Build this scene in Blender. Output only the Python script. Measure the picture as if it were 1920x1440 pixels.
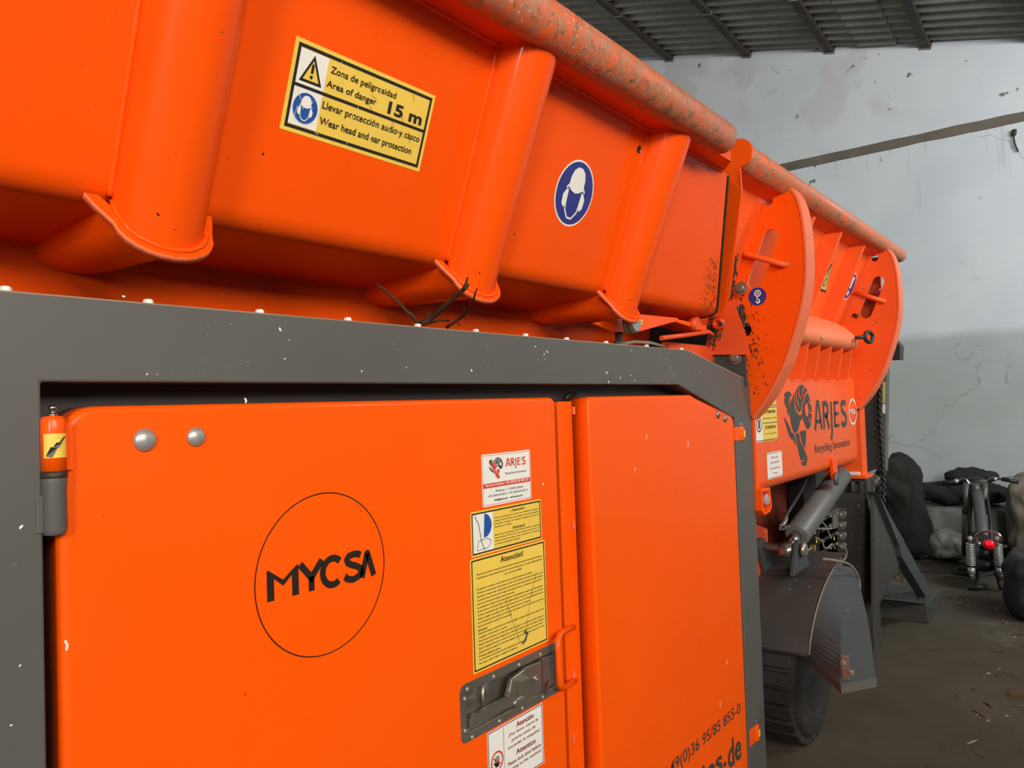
import bpy, bmesh, math, random
from mathutils import Vector, Matrix, noise
random.seed(7)
R = math.radians
for o in list(bpy.data.objects): bpy.data.objects.remove(o)
scene = bpy.context.scene
COL = scene.collection
# ------------------------------------------------------------------ camera
# X runs along the machine away from the viewer, Y into the machine, Z up (metres)
HC = 1.6; YAW, PITCH, ROLL = R(37.61), R(1.69), R(-1.94); FPX = 1442.0
cF = Vector((math.cos(YAW)*math.cos(PITCH), math.sin(YAW)*math.cos(PITCH), math.sin(PITCH)))
_r = Vector((math.sin(YAW), -math.cos(YAW), 0)); _u = _r.cross(cF)
cR = math.cos(ROLL)*_r + math.sin(ROLL)*_u; cU = -math.sin(ROLL)*_r + math.cos(ROLL)*_u
cam = bpy.data.cameras.new('camera'); cam.sensor_width = 36; cam.lens = FPX/1920*36; cam.clip_start = .02
camo = bpy.data.objects.new('camera', cam); COL.objects.link(camo)
camo.matrix_world = Matrix(((cR.x, cU.x, -cF.x, 0), (cR.y, cU.y, -cF.y, 0), (cR.z, cU.z, -cF.z, HC), (0, 0, 0, 1)))
scene.camera = camo
# ------------------------------------------------------------------ world, light, exposure
w = bpy.data.worlds.new('hall_daylight'); scene.world = w; w.use_nodes = True
w.node_tree.nodes['Background'].inputs[0].default_value = (.62, .72, .85, 1)
w.node_tree.nodes['Background'].inputs[1].default_value = .06
def area(name, loc, target, sx, sy, power, color):
    l = bpy.data.lights.new(name, 'AREA'); l.shape = 'RECTANGLE'; l.size = sx; l.size_y = sy; l.energy = power; l.color = color
    o = bpy.data.objects.new(name, l); COL.objects.link(o); o.location = loc
    o.rotation_euler = (Vector(target)-Vector(loc)).to_track_quat('-Z', 'Y').to_euler()
    return o
area('doorway_daylight', (-5.5, -3.4, 3.4), (1.5, 1.2, 1.9), 1.3, 2.4, 340, (1, .93, .86))
area('side_door_daylight', (-.3, -4.5, 3.75), (1.5, 1.2, 1.8), 4.2, 1.3, 370, (1, .94, .86))
area('added_wall_fill', (5.6, -3.2, 4.2), (9.5, 1.6, 4.3), 3.0, 1.2, 410, (.90, .96, 1))  # unseen area light added to brighten the back wall
scene.view_settings.view_transform = 'Standard'; scene.view_settings.look = 'None'
scene.view_settings.gamma = 1; scene.view_settings.use_curve_mapping = False
scene.view_settings.exposure = 0.0

# ------------------------------------------------------------------ measuring helpers
def ray(x, y): return cF*FPX + cR*(x-960) - cU*(y-720)
C0 = Vector((0, 0, HC))
def P(x, y, X=None, Y=None, Z=None):          # point of a real plane seen at a pixel of the photograph
    d = ray(x, y)
    t = X/d.x if X is not None else Y/d.y if Y is not None else (Z-HC)/d.z
    return C0 + d*t
KW = .37; YB, ZB = 1.2, 1.935                  # hopper wall: y = YB - KW (z - ZB)
def PW(x, y, off=0.0):
    d = ray(x, y); t = (YB+KW*ZB-off)/(d.y+KW*d.z+0) if False else None
    n = Vector((0, 1, KW)); t = (YB+KW*ZB - off - n.dot(C0))/n.dot(d)
    return C0 + d*t

# ------------------------------------------------------------------ materials
def mat(name, col, rough=.5, metal=0., coat=0., speck=None, scratch=None, bump=0., spec=.5, vary=0., wear=None, scale=1.):
    m = bpy.data.materials.new(name); m.use_nodes = True; nt = m.node_tree; N = nt.nodes; L = nt.links
    b = N['Principled BSDF']; b.inputs['Roughness'].default_value = rough; b.inputs['Metallic'].default_value = metal
    b.inputs['Coat Weight'].default_value = coat; b.inputs['Coat Roughness'].default_value = .09
    b.inputs['Specular IOR Level'].default_value = spec
    tc = N.new('ShaderNodeTexCoord'); mp = N.new('ShaderNodeMapping'); L.new(tc.outputs['Object'], mp.inputs[0])
    mp.inputs['Scale'].default_value = (scale,)*3
    def nz(sc, det=3, vec=None, rgh=.55):
        n = N.new('ShaderNodeTexNoise'); n.inputs['Scale'].default_value = sc; n.inputs['Detail'].default_value = det
        n.inputs['Roughness'].default_value = rgh; L.new(vec or mp.outputs[0], n.inputs['Vector']); return n.outputs[0]
    def ramp(v, a, c, lo=0., hi=1.):
        r = N.new('ShaderNodeMapRange'); r.inputs[1].default_value = a; r.inputs[2].default_value = c
        r.inputs[3].default_value = lo; r.inputs[4].default_value = hi; L.new(v, r.inputs[0]); return r.outputs[0]
    def mix(f, a, c):
        x = N.new('ShaderNodeMix'); x.data_type = 'RGBA'; L.new(f, x.inputs['Factor'])
        for s, v in ((6, a), (7, c)):
            if isinstance(v, tuple): x.inputs[s].default_value = (*v[:3], 1)
            else: L.new(v, x.inputs[s])
        return x.outputs[2]
    def mul(a, c):
        q = N.new('ShaderNodeMath'); q.operation = 'MULTIPLY'; L.new(a, q.inputs[0])
        if isinstance(c, (int, float)): q.inputs[1].default_value = c
        else: L.new(c, q.inputs[1])
        return q.outputs[0]
    cur = tuple(col)
    if vary:
        cur = mix(ramp(nz(2.3, 5), .3, .7, 0, 1), tuple(c*(1-vary) for c in col), tuple(min(1, c*(1+vary)) for c in col))
    else:
        cur = mix(ramp(nz(3), .3, .7), tuple(col), tuple(col))
    if wear:                                    # (colour, threshold, scale)
        for wc, th, sc in wear:
            cur = mix(ramp(nz(sc, 8, rgh=.7), th, th+.06), cur, wc)
    if speck:
        for sc_, th, colr in speck:
            f = mul(ramp(nz(sc_, 2), th, th+.015), ramp(nz(sc_*.13, 2), .5, .56))
            cur = mix(f, cur, colr)
    if scratch:
        for (rx, ry, rz, th, colr, amt) in scratch:
            mm = N.new('ShaderNodeMapping'); L.new(tc.outputs['Object'], mm.inputs[0])
            mm.inputs['Rotation'].default_value = (rx, ry, rz); mm.inputs['Scale'].default_value = (160, 5, 160)
            f = mul(ramp(nz(1, 2, mm.outputs[0]), th, th+.03), ramp(nz(3.1, 3), .48, .62, 0, amt))
            cur = mix(f, cur, colr)
    L.new(cur, b.inputs['Base Color'])
    rr = ramp(nz(5, 4), .3, .7, max(.03, rough-.06), min(1, rough+.08)); L.new(rr, b.inputs['Roughness'])
    if bump:
        bp = N.new('ShaderNodeBump'); bp.inputs['Strength'].default_value = bump; bp.inputs['Distance'].default_value = .01
        L.new(nz(14, 6), bp.inputs['Height']); L.new(bp.outputs[0], b.inputs['Normal'])
    return m
ORG = (.93, .088, .002)
DK = (.05, .02, .01)
M = {}
M['orange'] = mat('orange_paint', ORG, .42, coat=.20, spec=.12, vary=.04, speck=[(85, .735, DK), (60, .76, (.35, .05, .01))],
                  scratch=[(.3, .5, .4, .73, (.95, .25, .06), .6), (1.2, -.4, 1.1, .74, (.95, .3, .1), .5)], bump=.02)
M['door'] = mat('orange_door_paint', (.95, .098, .001), .36, coat=.15, spec=.2, vary=.03, speck=[(60, .76, DK)],
                scratch=[(.3, 1.2, .4, .75, (.98, .3, .06), .6)], bump=.015)
M['far_orange'] = mat('orange_paint_dusty', (.90, .11, .014), .42, coat=.12, spec=.3, vary=.06, speck=[(70, .70, DK)],
                      scratch=[(.3, .5, .4, .72, (.9, .3, .12), .6)])
M['pale_orange'] = mat('orange_paint_pale', (.86, .20, .07), .5, vary=.07, speck=[(60, .73, DK)])  # paler orange on the roller cover and far flange
M['edge'] = mat('orange_edge_worn', (.82, .16, .055), .5, vary=.1, wear=[((.25, .09, .04), .62, 30), ((.12, .10, .07), .68, 18)])
M['worn'] = mat('orange_rim_scraped_to_steel', (.80, .105, .018), .5, vary=.12,
                wear=[((.58, .13, .05), .42, 13), ((.42, .17, .09), .475, 34), ((.24, .12, .06), .545, 22), ((.11, .08, .045), .60, 38), ((.70, .30, .17), .60, 55)],
                scratch=[(.3, .5, .4, .66, (.85, .45, .28), .9), (1.2, -.4, 1.1, .68, (.75, .5, .35), .8)], bump=.12)
M['rust_orange'] = mat('grimy_orange_paint', (.74, .08, .012), .5, vary=.1, wear=[((.07, .04, .02), .60, 16)], speck=[(90, .66, DK)])
M['grime'] = mat('black_grease_grime', (.03, .02, .012), .55, vary=.4, bump=.5)
M['grey'] = mat('dark_grey_paint', (.095, .092, .083), .45, vary=.08, speck=[(95, .745, (.75, .75, .7))],
                scratch=[(.3, .5, .4, .68, (.19, .18, .165), .6), (1.4, 1.0, .2, .70, (.2, .19, .17), .5)], bump=.03)
M['grey2'] = mat('dark_grey_paint_dusty', (.048, .046, .042), .5, vary=.15, speck=[(50, .72, (.6, .58, .5))],
                 scratch=[(.3, .5, .4, .66, (.16, .16, .15), .6)])
M['cylgrey'] = mat('mid_grey_cylinder_paint', (.125, .125, .115), .42, vary=.12, speck=[(50, .74, (.4, .38, .33))])
M['shaded_red'] = mat('chassis_paint_darkened_as_shade', (.20, .028, .008), .6, vary=.35, wear=[((.02, .012, .01), .60, 9)])  # shade of the deep recess put into the chassis colour as dark red
M['grey_blue'] = mat('blue_grey_paint_scuffed', (.058, .066, .068), .55, spec=.2, vary=.15, speck=[(40, .72, (.5, .48, .42))],
                     scratch=[(R(90), 0, 0, .66, (.2, .21, .2), .5)])
M['dust'] = mat('tan_dust_on_edge', (.30, .22, .15), .8, vary=.25)
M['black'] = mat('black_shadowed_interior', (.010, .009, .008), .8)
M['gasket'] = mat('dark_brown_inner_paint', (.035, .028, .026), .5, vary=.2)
M['rubber'] = mat('black_tyre_rubber', (.018, .015, .013), .75, vary=.3, bump=.15, speck=[(40, .72, (.12, .11, .1))])
M['hose'] = mat('black_rubber_hose', (.012, .012, .012), .5)
M['steel'] = mat('brushed_zinc_steel', (.42, .42, .38), .38, metal=.85, vary=.25, bump=.05)
M['latch'] = mat('grey_cast_metal_latch', (.34, .31, .26), .30, metal=.75, vary=.3, bump=.06, wear=[((.12, .11, .09), .62, 12)])
M['zinc'] = mat('pale_zinc_bolt', (.46, .46, .43), .4, metal=.6, vary=.15)
M['dirty_zinc'] = mat('tarnished_bolt', (.30, .27, .22), .4, metal=.7, vary=.3)
M['whitebolt'] = mat('white_cap_plastic', (.78, .78, .72), .5, vary=.1)
M['chrome'] = mat('polished_chrome', (.6, .6, .6), .12, metal=1)
M['brass'] = mat('brass', (.6, .42, .10), .35, metal=.8)
M['wire'] = mat('grey_beige_cable', (.22, .19, .14), .6)
M['sy'] = mat('sticker_yellow', (.84, .58, .085), .42, vary=.08, scratch=[(.3, .5, .4, .70, (.9, .85, .6), .8), (1.2, -.4, 1.1, .72, (.2, .17, .08), .9)])
M['syf'] = mat('faded_sticker_yellow', (.6, .45, .13), .5, vary=.1)
M['sw'] = mat('sticker_white', (.82, .81, .74), .42, vary=.05, scratch=[(.3, .5, .4, .71, (.4, .4, .37), .6)])
M['sk'] = mat('sticker_black', (.018, .016, .014), .42, scratch=[(.3, .5, .4, .70, (.6, .6, .55), .9)])
M['sb'] = mat('sticker_blue', (.018, .09, .34), .42, vary=.12, scratch=[(.3, .5, .4, .68, (.5, .55, .65), .8), (1.2, -.4, 1.1, .70, (.5, .55, .6), .8)])
M['sbn'] = mat('sticker_navy', (.022, .035, .22), .42, vary=.12, scratch=[(.3, .5, .4, .68, (.4, .42, .6), .8)])
M['sr'] = mat('sticker_red', (.68, .06, .035), .42, vary=.08)
M['smar'] = mat('sticker_maroon', (.22, .012, .03), .45)
M['ink'] = mat('dark_grey_ink', (.045, .048, .04), .5)
M['inkk'] = mat('black_brown_ink', (.016, .010, .006), .45)
M['wall'] = None
M['bark'] = mat('brown_twig_bark', (.075, .040, .022), .9, spec=.1, vary=.4, bump=.6)
M['cloth'] = mat('black_cloth', (.013, .0125, .010), .95, vary=.35, bump=.4)
M['sack'] = mat('white_woven_polypropylene', (.20, .20, .175), .7, vary=.2, bump=.3)
M['tan_sack'] = mat('beige_tarpaulin', (.15, .13, .10), .75, vary=.2, bump=.2)
M['blackmetal'] = mat('black_metal', (.02, .02, .02), .45)
M['greymetal'] = mat('dull_grey_metal', (.12, .12, .11), .45, metal=.4, vary=.2)
M['red_glass'] = mat('red_lamp_lens', (.8, .01, .015), .15, spec=.8)
M['redknob'] = mat('red_plastic', (.45, .02, .02), .4)
M['green'] = mat('dark_green_cover', (.01, .045, .03), .5)
M['wood'] = mat('rough_wood_board', (.10, .055, .03), .8, vary=.3, bump=.3)
M['purlin'] = mat('dark_brown_timber_purlin', (.050, .036, .026), .8, vary=.3, bump=.3, wear=[((.11, .09, .07), .6, 6)])
M['beam'] = mat('grey_brown_bare_concrete', (.145, .120, .095), .9, vary=.22, bump=.4)
M['knob'] = mat('pink_grey_plastic_button', (.42, .28, .27), .5)

# ------------------------------------------------------------------ mesh building
class MB:
    def __init__(s): s.v = []; s.f = []; s.m = []; s.sm = []; s.mats = []
    def mi(s, m):
        if m not in s.mats: s.mats.append(m)
        return s.mats.index(m)
    def add(s, vs, fs, m, smooth=False):
        o = len(s.v); s.v += [Vector(v) for v in vs]; k = s.mi(m)
        for f in fs: s.f.append([i+o for i in f]); s.m.append(k); s.sm.append(smooth)
        return s
    def box(s, lo, hi, m, M4=None):
        x0, y0, z0 = lo; x1, y1, z1 = hi
        vs = [Vector(p) for p in ((x0,y0,z0),(x1,y0,z0),(x1,y1,z0),(x0,y1,z0),(x0,y0,z1),(x1,y0,z1),(x1,y1,z1),(x0,y1,z1))]
        if M4 is not None: vs = [M4 @ v for v in vs]
        return s.add(vs, [(0,3,2,1),(4,5,6,7),(0,1,5,4),(1,2,6,5),(2,3,7,6),(3,0,4,7)], m)
    def prism(s, pts, vec, m, smooth=False, capm=None):   # closed loop of 3D points pushed along vec
        n = len(pts); vec = Vector(vec); pts = [Vector(p) for p in pts]
        side = [(i, (i+1) % n, n+(i+1) % n, n+i) for i in range(n)]
        s.add(pts+[p+vec for p in pts], side, m, smooth)
        s.add(pts, [list(range(n))[::-1]], capm or m); s.add([p+vec for p in pts], [list(range(n))], capm or m)
        return s
    def tube(s, pts, r, m, n=12, caps=True, closed=False):
        pts = [Vector(p) for p in pts]; k = len(pts); rs = r if isinstance(r, (list, tuple)) else [r]*k
        vs = []; up = None
        for i, p in enumerate(pts):
            a = pts[(i-1) % k] if (i or closed) else p; b = pts[(i+1) % k] if (i < k-1 or closed) else p
            t = (b-a).normalized()
            if up is None: up = t.orthogonal().normalized()
            up = (up - t*up.dot(t)); up = up.normalized() if up.length > 1e-6 else t.orthogonal().normalized()
            sd = t.cross(up)
            for j in range(n):
                an = 2*math.pi*j/n; vs.append(p + (up*math.cos(an)+sd*math.sin(an))*rs[i])
        fs = []
        for i in range(k if closed else k-1):
            q = (i+1) % k
            for j in range(n): fs.append((i*n+j, i*n+(j+1) % n, q*n+(j+1) % n, q*n+j))
        s.add(vs, fs, m, True)
        if caps and not closed:
            s.add(vs[:n], [list(range(n))[::-1]], m); s.add(vs[-n:], [list(range(n))], m)
        return s
    def lathe(s, c, ax, prof, m, n=28):           # prof: (distance along axis, radius)
        c = Vector(c); ax = Vector(ax).normalized(); u = ax.orthogonal().normalized(); w_ = ax.cross(u); vs = []
        for d, r in prof:
            for j in range(n):
                an = 2*math.pi*j/n; vs.append(c+ax*d+(u*math.cos(an)+w_*math.sin(an))*max(r, 1e-5))
        fs = [(i*n+j, i*n+(j+1) % n, (i+1)*n+(j+1) % n, (i+1)*n+j) for i in range(len(prof)-1) for j in range(n)]
        s.add(vs, fs, m, True); s.add(vs[:n], [list(range(n))[::-1]], m); s.add(vs[-n:], [list(range(n))], m)
        return s
    def ball(s, c, r, m, sc=(1, 1, 1), n=12):
        c = Vector(c); vs = []; fs = []
        for i in range(n+1):
            th = math.pi*i/n
            for j in range(2*n):
                ph = math.pi*j/n
                vs.append(c+Vector((math.sin(th)*math.cos(ph)*sc[0], math.sin(th)*math.sin(ph)*sc[1], math.cos(th)*sc[2]))*r)
        for i in range(n):
            for j in range(2*n): fs.append((i*2*n+j, (i+1)*2*n+j, (i+1)*2*n+(j+1) % (2*n), i*2*n+(j+1) % (2*n)))
        return s.add(vs, fs, m, True)
    def grid(s, rows, m, smooth=True, close=False):
        k = len(rows[0]); vs = [p for r in rows for p in r]
        fs = [(i*k+j, i*k+(j+1) % k, (i+1)*k+(j+1) % k, (i+1)*k+j) for i in range(len(rows)-1) for j in range(k if close else k-1)]
        return s.add(vs, fs, m, smooth)
    def build(s, name, parent=None, bevel=0, label=None, seg=2, angle=35, origin=None):
        me = bpy.data.meshes.new(name)
        lo = Vector((min(v.x for v in s.v), min(v.y for v in s.v), min(v.z for v in s.v)))
        hi = Vector((max(v.x for v in s.v), max(v.y for v in s.v), max(v.z for v in s.v)))
        o0 = Vector(((lo.x+hi.x)/2, (lo.y+hi.y)/2, lo.z)) if origin is None else Vector(origin)
        me.from_pydata([tuple(v-o0) for v in s.v], [], s.f)
        for m_ in s.mats: me.materials.append(M[m_])
        for p, k, q in zip(me.polygons, s.m, s.sm): p.material_index = k; p.use_smooth = q
        bm = bmesh.new(); bm.from_mesh(me); bmesh.ops.remove_doubles(bm, verts=bm.verts, dist=1e-6)
        bmesh.ops.recalc_face_normals(bm, faces=bm.faces); bm.to_mesh(me); bm.free()
        o = bpy.data.objects.new(name, me); COL.objects.link(o)
        o.location = o0
        if parent is not None: attach(o, parent)
        if bevel:
            b = o.modifiers.new('bevel', 'BEVEL'); b.width = bevel; b.segments = seg; b.limit_method = 'ANGLE'; b.angle_limit = R(angle)
            b.harden_normals = False
        if label: o['label'] = label
        return o
WORLD = {}
def attach(o, parent):
    pw = WORLD.get(parent.name, Vector(parent.location)); WORLD[o.name] = Vector(o.location)
    o.parent = parent; o.location = Vector(o.location) - pw
def tag(o, label=None, cat=None, group=None, kind=None):
    if label: o['label'] = label
    if cat: o['category'] = cat
    if group: o['group'] = group
    if kind: o['kind'] = kind
    return o
def empty(name, loc, label, cat, group=None):
    o = bpy.data.objects.new(name, None); COL.objects.link(o); o.location = loc; o.empty_display_size = .2
    return tag(o, label, cat, group)

def plate(loops, conv, vec, name, m, parent, bevel=0, label=None, edge=None):
    """flat plate with holes: loops of 2D points (first the outline), conv maps 2D to 3D, vec = thickness"""
    cu = bpy.data.curves.new('outline', 'CURVE'); cu.dimensions = '2D'; cu.fill_mode = 'BOTH'
    for lp in loops:
        sp = cu.splines.new('POLY'); sp.points.add(len(lp)-1)
        for q, p in zip(sp.points, lp): q.co = (p[0], p[1], 0, 1)
        sp.use_cyclic_u = True
    to = bpy.data.objects.new('outline', cu); me = bpy.data.meshes.new_from_object(to)
    mb = MB(); vec = Vector(vec)
    vs = [conv(v.co.x, v.co.y) for v in me.vertices]; fs = [list(p.vertices) for p in me.polygons]
    mb.add(vs, fs, m); mb.add([v+vec for v in vs], [f[::-1] for f in fs], m)
    for lp in loops:
        pts = [conv(*p) for p in lp]; n = len(pts)
        mb.add(pts+[p+vec for p in pts], [(i, (i+1) % n, n+(i+1) % n, n+i) for i in range(n)], edge or m)
    bpy.data.objects.remove(to); bpy.data.curves.remove(cu)
    return mb.build(name, parent, bevel, label)
def slot(c, r, half, ang, n=10):                 # stadium outline
    ca, sa = math.cos(ang), math.sin(ang); out = []
    for sgn in (1, -1):
        for i in range(n+1):
            a = (-math.pi/2 + math.pi*i/n) if sgn > 0 else (math.pi/2 + math.pi*i/n)
            x = sgn*half + r*math.cos(a); y = r*math.sin(a); out.append((c[0]+x*ca-y*sa, c[1]+x*sa+y*ca))
    return out
def circ(c, r, n=24): return [(c[0]+r*math.cos(2*math.pi*i/n), c[1]+r*math.sin(2*math.pi*i/n)) for i in range(n)]
def rrect(x0, y0, x1, y1, r, n=5):
    if not isinstance(r, (list, tuple)): r = [r]*4      # bl br tr tl
    out = []
    for (cx, cy, a0, q) in ((x0, y0, 180, 0), (x1, y0, 270, 1), (x1, y1, 0, 2), (x0, y1, 90, 3)):
        rr = max(r[q], 1e-4); ox = cx+(rr if cx == x0 else -rr); oy = cy+(rr if cy == y0 else -rr)
        for i in range(n+1):
            a = R(a0+90*i/n); out.append((ox+rr*math.cos(a), oy+rr*math.sin(a)))
    return out

# ------------------------------------------------------------------ flat lettering and stickers
_tc = {}
def text_mesh(s, bold=0.0, shear=0.0):
    k = (s, bold, shear)
    if k not in _tc:
        cu = bpy.data.curves.new('t', 'FONT'); cu.body = s; cu.size = 1; cu.resolution_u = 3; cu.offset = bold; cu.shear = shear; cu.fill_mode = 'FRONT'
        o = bpy.data.objects.new('t', cu); me = bpy.data.meshes.new_from_object(o)
        vs = [(v.co.x, v.co.y) for v in me.vertices]; fs = [list(p.vertices) for p in me.polygons]
        _tc[k] = (vs, fs, min(v[0] for v in vs), max(v[0] for v in vs), min(v[1] for v in vs), max(v[1] for v in vs))
        bpy.data.objects.remove(o); bpy.data.curves.remove(cu); bpy.data.meshes.remove(me)
    return _tc[k]
class Decal:
    """a printed sticker lying on a surface: origin O, unit axes U (reading direction), V (up), N (outwards)"""
    def __init__(s, O, U, V, step=.0004): s.O = Vector(O); s.U = Vector(U).normalized(); s.V = Vector(V).normalized(); s.N = s.U.cross(s.V).normalized(); s.mb = MB(); s.step = step
    def at(s, u, v, k=1): return s.O+s.U*u+s.V*v+s.N*(s.step*k)
    def poly(s, pts, m, k=1, solid=False):
        vs = [s.at(u, v, k) for u, v in pts]; s.mb.add(vs, [list(range(len(vs)))], m); return s
    def loops(s, lps, m, k=1):
        cu = bpy.data.curves.new('l', 'CURVE'); cu.dimensions = '2D'; cu.fill_mode = 'BOTH'
        for lp in lps:
            sp = cu.splines.new('POLY'); sp.points.add(len(lp)-1)
            for q, p in zip(sp.points, lp): q.co = (p[0]*100, p[1]*100, 0, 1)
            sp.use_cyclic_u = True
        to = bpy.data.objects.new('l', cu); me = bpy.data.meshes.new_from_object(to)
        s.mb.add([s.at(v.co.x/100, v.co.y/100, k) for v in me.vertices], [list(p.vertices) for p in me.polygons], m)
        bpy.data.objects.remove(to); bpy.data.curves.remove(cu); bpy.data.meshes.remove(me); return s
    def rect(s, u0, v0, u1, v1, m, k=1): return s.poly([(u0, v0), (u1, v0), (u1, v1), (u0, v1)], m, k)
    def frame(s, u0, v0, u1, v1, t, m, k=2):
        s.rect(u0, v0, u1, v0+t, m, k); s.rect(u0, v1-t, u1, v1, m, k); s.rect(u0, v0, u0+t, v1, m, k); return s.rect(u1-t, v0, u1, v1, m, k)
    def disc(s, u, v, r, m, k=1, n=32, sy=1): return s.poly([(u+r*math.cos(2*math.pi*i/n), v+sy*r*math.sin(2*math.pi*i/n)) for i in range(n)], m, k)
    def ring(s, u, v, r0, r1, m, k=2, n=48, a0=0, a1=360):
        for i in range(n):
            a, b = R(a0+(a1-a0)*i/n), R(a0+(a1-a0)*(i+1)/n)
            s.poly([(u+r0*math.cos(a), v+r0*math.sin(a)), (u+r1*math.cos(a), v+r1*math.sin(a)), (u+r1*math.cos(b), v+r1*math.sin(b)), (u+r0*math.cos(b), v+r0*math.sin(b))], m, k)
        return s
    def stroke(s, pts, t, m, k=3):
        pts = [Vector(p) for p in pts]; L_, R_ = [], []
        for i, p in enumerate(pts):
            d0 = (p-pts[i-1]).normalized() if i else None; d1 = (pts[i+1]-p).normalized() if i < len(pts)-1 else None
            if d0 is None: d0 = d1
            if d1 is None: d1 = d0
            n0 = Vector((-d0.y, d0.x)); n1 = Vector((-d1.y, d1.x)); nn = (n0+n1).normalized(); q = t/2/max(.35, nn.dot(n0))
            L_.append(p+nn*q); R_.append(p-nn*q)
        for i in range(len(pts)-1): s.poly([L_[i], R_[i], R_[i+1], L_[i+1]], m, k)
        return s
    def text(s, body, u0, v0, u1, v1, m, k=3, bold=0., shear=0., tilt=0):
        vs, fs, a, b, c, d = text_mesh(body, bold, shear)
        su = (u1-u0)/(b-a); sv = (v1-v0)/(d-c)
        s.mb.add([s.at(u0+(x-a)*su, v0+(y-c)*sv+tilt*(x-a)*su, k) for x, y in vs], fs, m); return s
    def build(s, name, parent, label=None): return s.mb.build(name, parent, 0, label)
def on_y(y): return (lambda a, b: Vector((a, y, b)))

# ================================================================== THE HALL
def wall_material():
    m = bpy.data.materials.new('limewashed_plaster'); m.use_nodes = True; nt = m.node_tree; N = nt.nodes; L = nt.links
    b = N['Principled BSDF']; b.inputs['Roughness'].default_value = .9; b.inputs['Specular IOR Level'].default_value = .2
    ge = N.new('ShaderNodeNewGeometry'); sx = N.new('ShaderNodeSeparateXYZ'); L.new(ge.outputs['Position'], sx.inputs[0])
    def nz(sc, det, sv=(1, 1, 1)):
        mp = N.new('ShaderNodeMapping'); mp.inputs['Scale'].default_value = sv; L.new(ge.outputs['Position'], mp.inputs[0])
        n = N.new('ShaderNodeTexNoise'); n.inputs['Scale'].default_value = sc; n.inputs['Detail'].default_value = det; L.new(mp.outputs[0], n.inputs['Vector']); return n.outputs[0]
    def ramp(v, a, c, lo=0., hi=1.):
        r = N.new('ShaderNodeMapRange'); r.inputs[1].default_value = a; r.inputs[2].default_value = c; r.inputs[3].default_value = lo; r.inputs[4].default_value = hi; L.new(v, r.inputs[0]); return r.outputs[0]
    def mth(op, a, c):
        q = N.new('ShaderNodeMath'); q.operation = op
        for i, v in enumerate((a, c)):
            if isinstance(v, (int, float)): q.inputs[i].default_value = v
            else: L.new(v, q.inputs[i])
        return q.outputs[0]
    def mix(f, a, c):
        x = N.new('ShaderNodeMix'); x.data_type = 'RGBA'; L.new(f, x.inputs['Factor'])
        for s, v in ((6, a), (7, c)):
            if isinstance(v, tuple): x.inputs[s].default_value = (*v, 1)
            else: L.new(v, x.inputs[s])
        return x.outputs[2]
    z = sx.outputs['Z']; y = sx.outputs['Y']
    base = mix(ramp(nz(.9, 5), .35, .65), (.56, .60, .62), (.64, .665, .68))
    # below 2.3 m the wall colour is greyer and greener
    edge = mth('ADD', z, mth('MULTIPLY', nz(3, 4), .10))
    cur = mix(ramp(edge, 2.33, 2.21), base, mix(ramp(nz(1.2, 5), .3, .7), (.355, .385, .365), (.43, .455, .44)))
    # damp patches under the roof, drips under the beam, cracks, scuffs
    cur = mix(mth('MULTIPLY', ramp(nz(1.1, 3), .55, .60), ramp(z, 4.4, 4.9, 0, .5)), cur, (.52, .50, .49))
    cur = mix(mth('MULTIPLY', mth('MULTIPLY', ramp(nz(14, 2, (1, 1, .06)), .60, .70), ramp(z, 3.3, 4.35)), ramp(z, 4.40, 4.36, 0, .45)), cur, (.36, .37, .36))
    cur = mix(mth('MULTIPLY', ramp(nz(9, 6), .66, .70), ramp(nz(.9, 2), .52, .6)), cur, (.20, .19, .16))
    v = N.new('ShaderNodeTexVoronoi'); v.feature = 'DISTANCE_TO_EDGE'; v.inputs['Scale'].default_value = .55
    wn = N.new('ShaderNodeMapping'); L.new(ge.outputs['Position'], wn.inputs[0])
    nn = N.new('ShaderNodeTexNoise'); nn.inputs['Scale'].default_value = 2.2; nn.inputs['Detail'].default_value = 6; L.new(ge.outputs['Position'], nn.inputs['Vector'])
    va = N.new('ShaderNodeVectorMath'); va.operation = 'ADD'; L.new(wn.outputs[0], va.inputs[0]); L.new(nn.outputs['Color'], va.inputs[1]); L.new(va.outputs[0], v.inputs['Vector'])
    cur = mix(mth('MULTIPLY', ramp(v.outputs['Distance'], .006, .002), ramp(nz(.8, 2), .5, .6, 0, .6)), cur, (.22, .22, .20))
    cur = mix(mth('MULTIPLY', ramp(nz(1.6, 3, (1, 1, 3)), .60, .66), ramp(z, 1.2, .75, 0, .7)), cur, (.20, .19, .16))
    L.new(cur, b.inputs['Base Color'])
    bp = N.new('ShaderNodeBump'); bp.inputs['Strength'].default_value = .35; bp.inputs['Distance'].default_value = .03
    L.new(nz(2.5, 8), bp.inputs['Height']); L.new(bp.outputs[0], b.inputs['Normal'])
    return m
M['wall'] = wall_material()
M['floor'] = mat('dirty_concrete_floor', (.060, .046, .026), .85, vary=.25, bump=.25,
                 wear=[((.088, .074, .052), .56, 1.7), ((.055, .032, .022), .60, .8), ((.032, .022, .013), .64, 7), ((.13, .11, .085), .70, 5)])
M['sheet'] = mat('grey_fibre_cement_sheet', (.25, .235, .195), .9, vary=.25, bump=.2)
WX = 9.5
tag(MB().box((WX, -9, 0), (WX+.3, 10, 9), 'wall').build('wall_back'), kind='structure')
tag(MB().box((-8, 6.6, 0), (WX, 6.9, 9), 'wall').build('wall_left'), kind='structure')
tag(MB().box((-8, -9, -.2), (WX+.3, 10, 0), 'floor').build('floor'), kind='structure')
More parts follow.
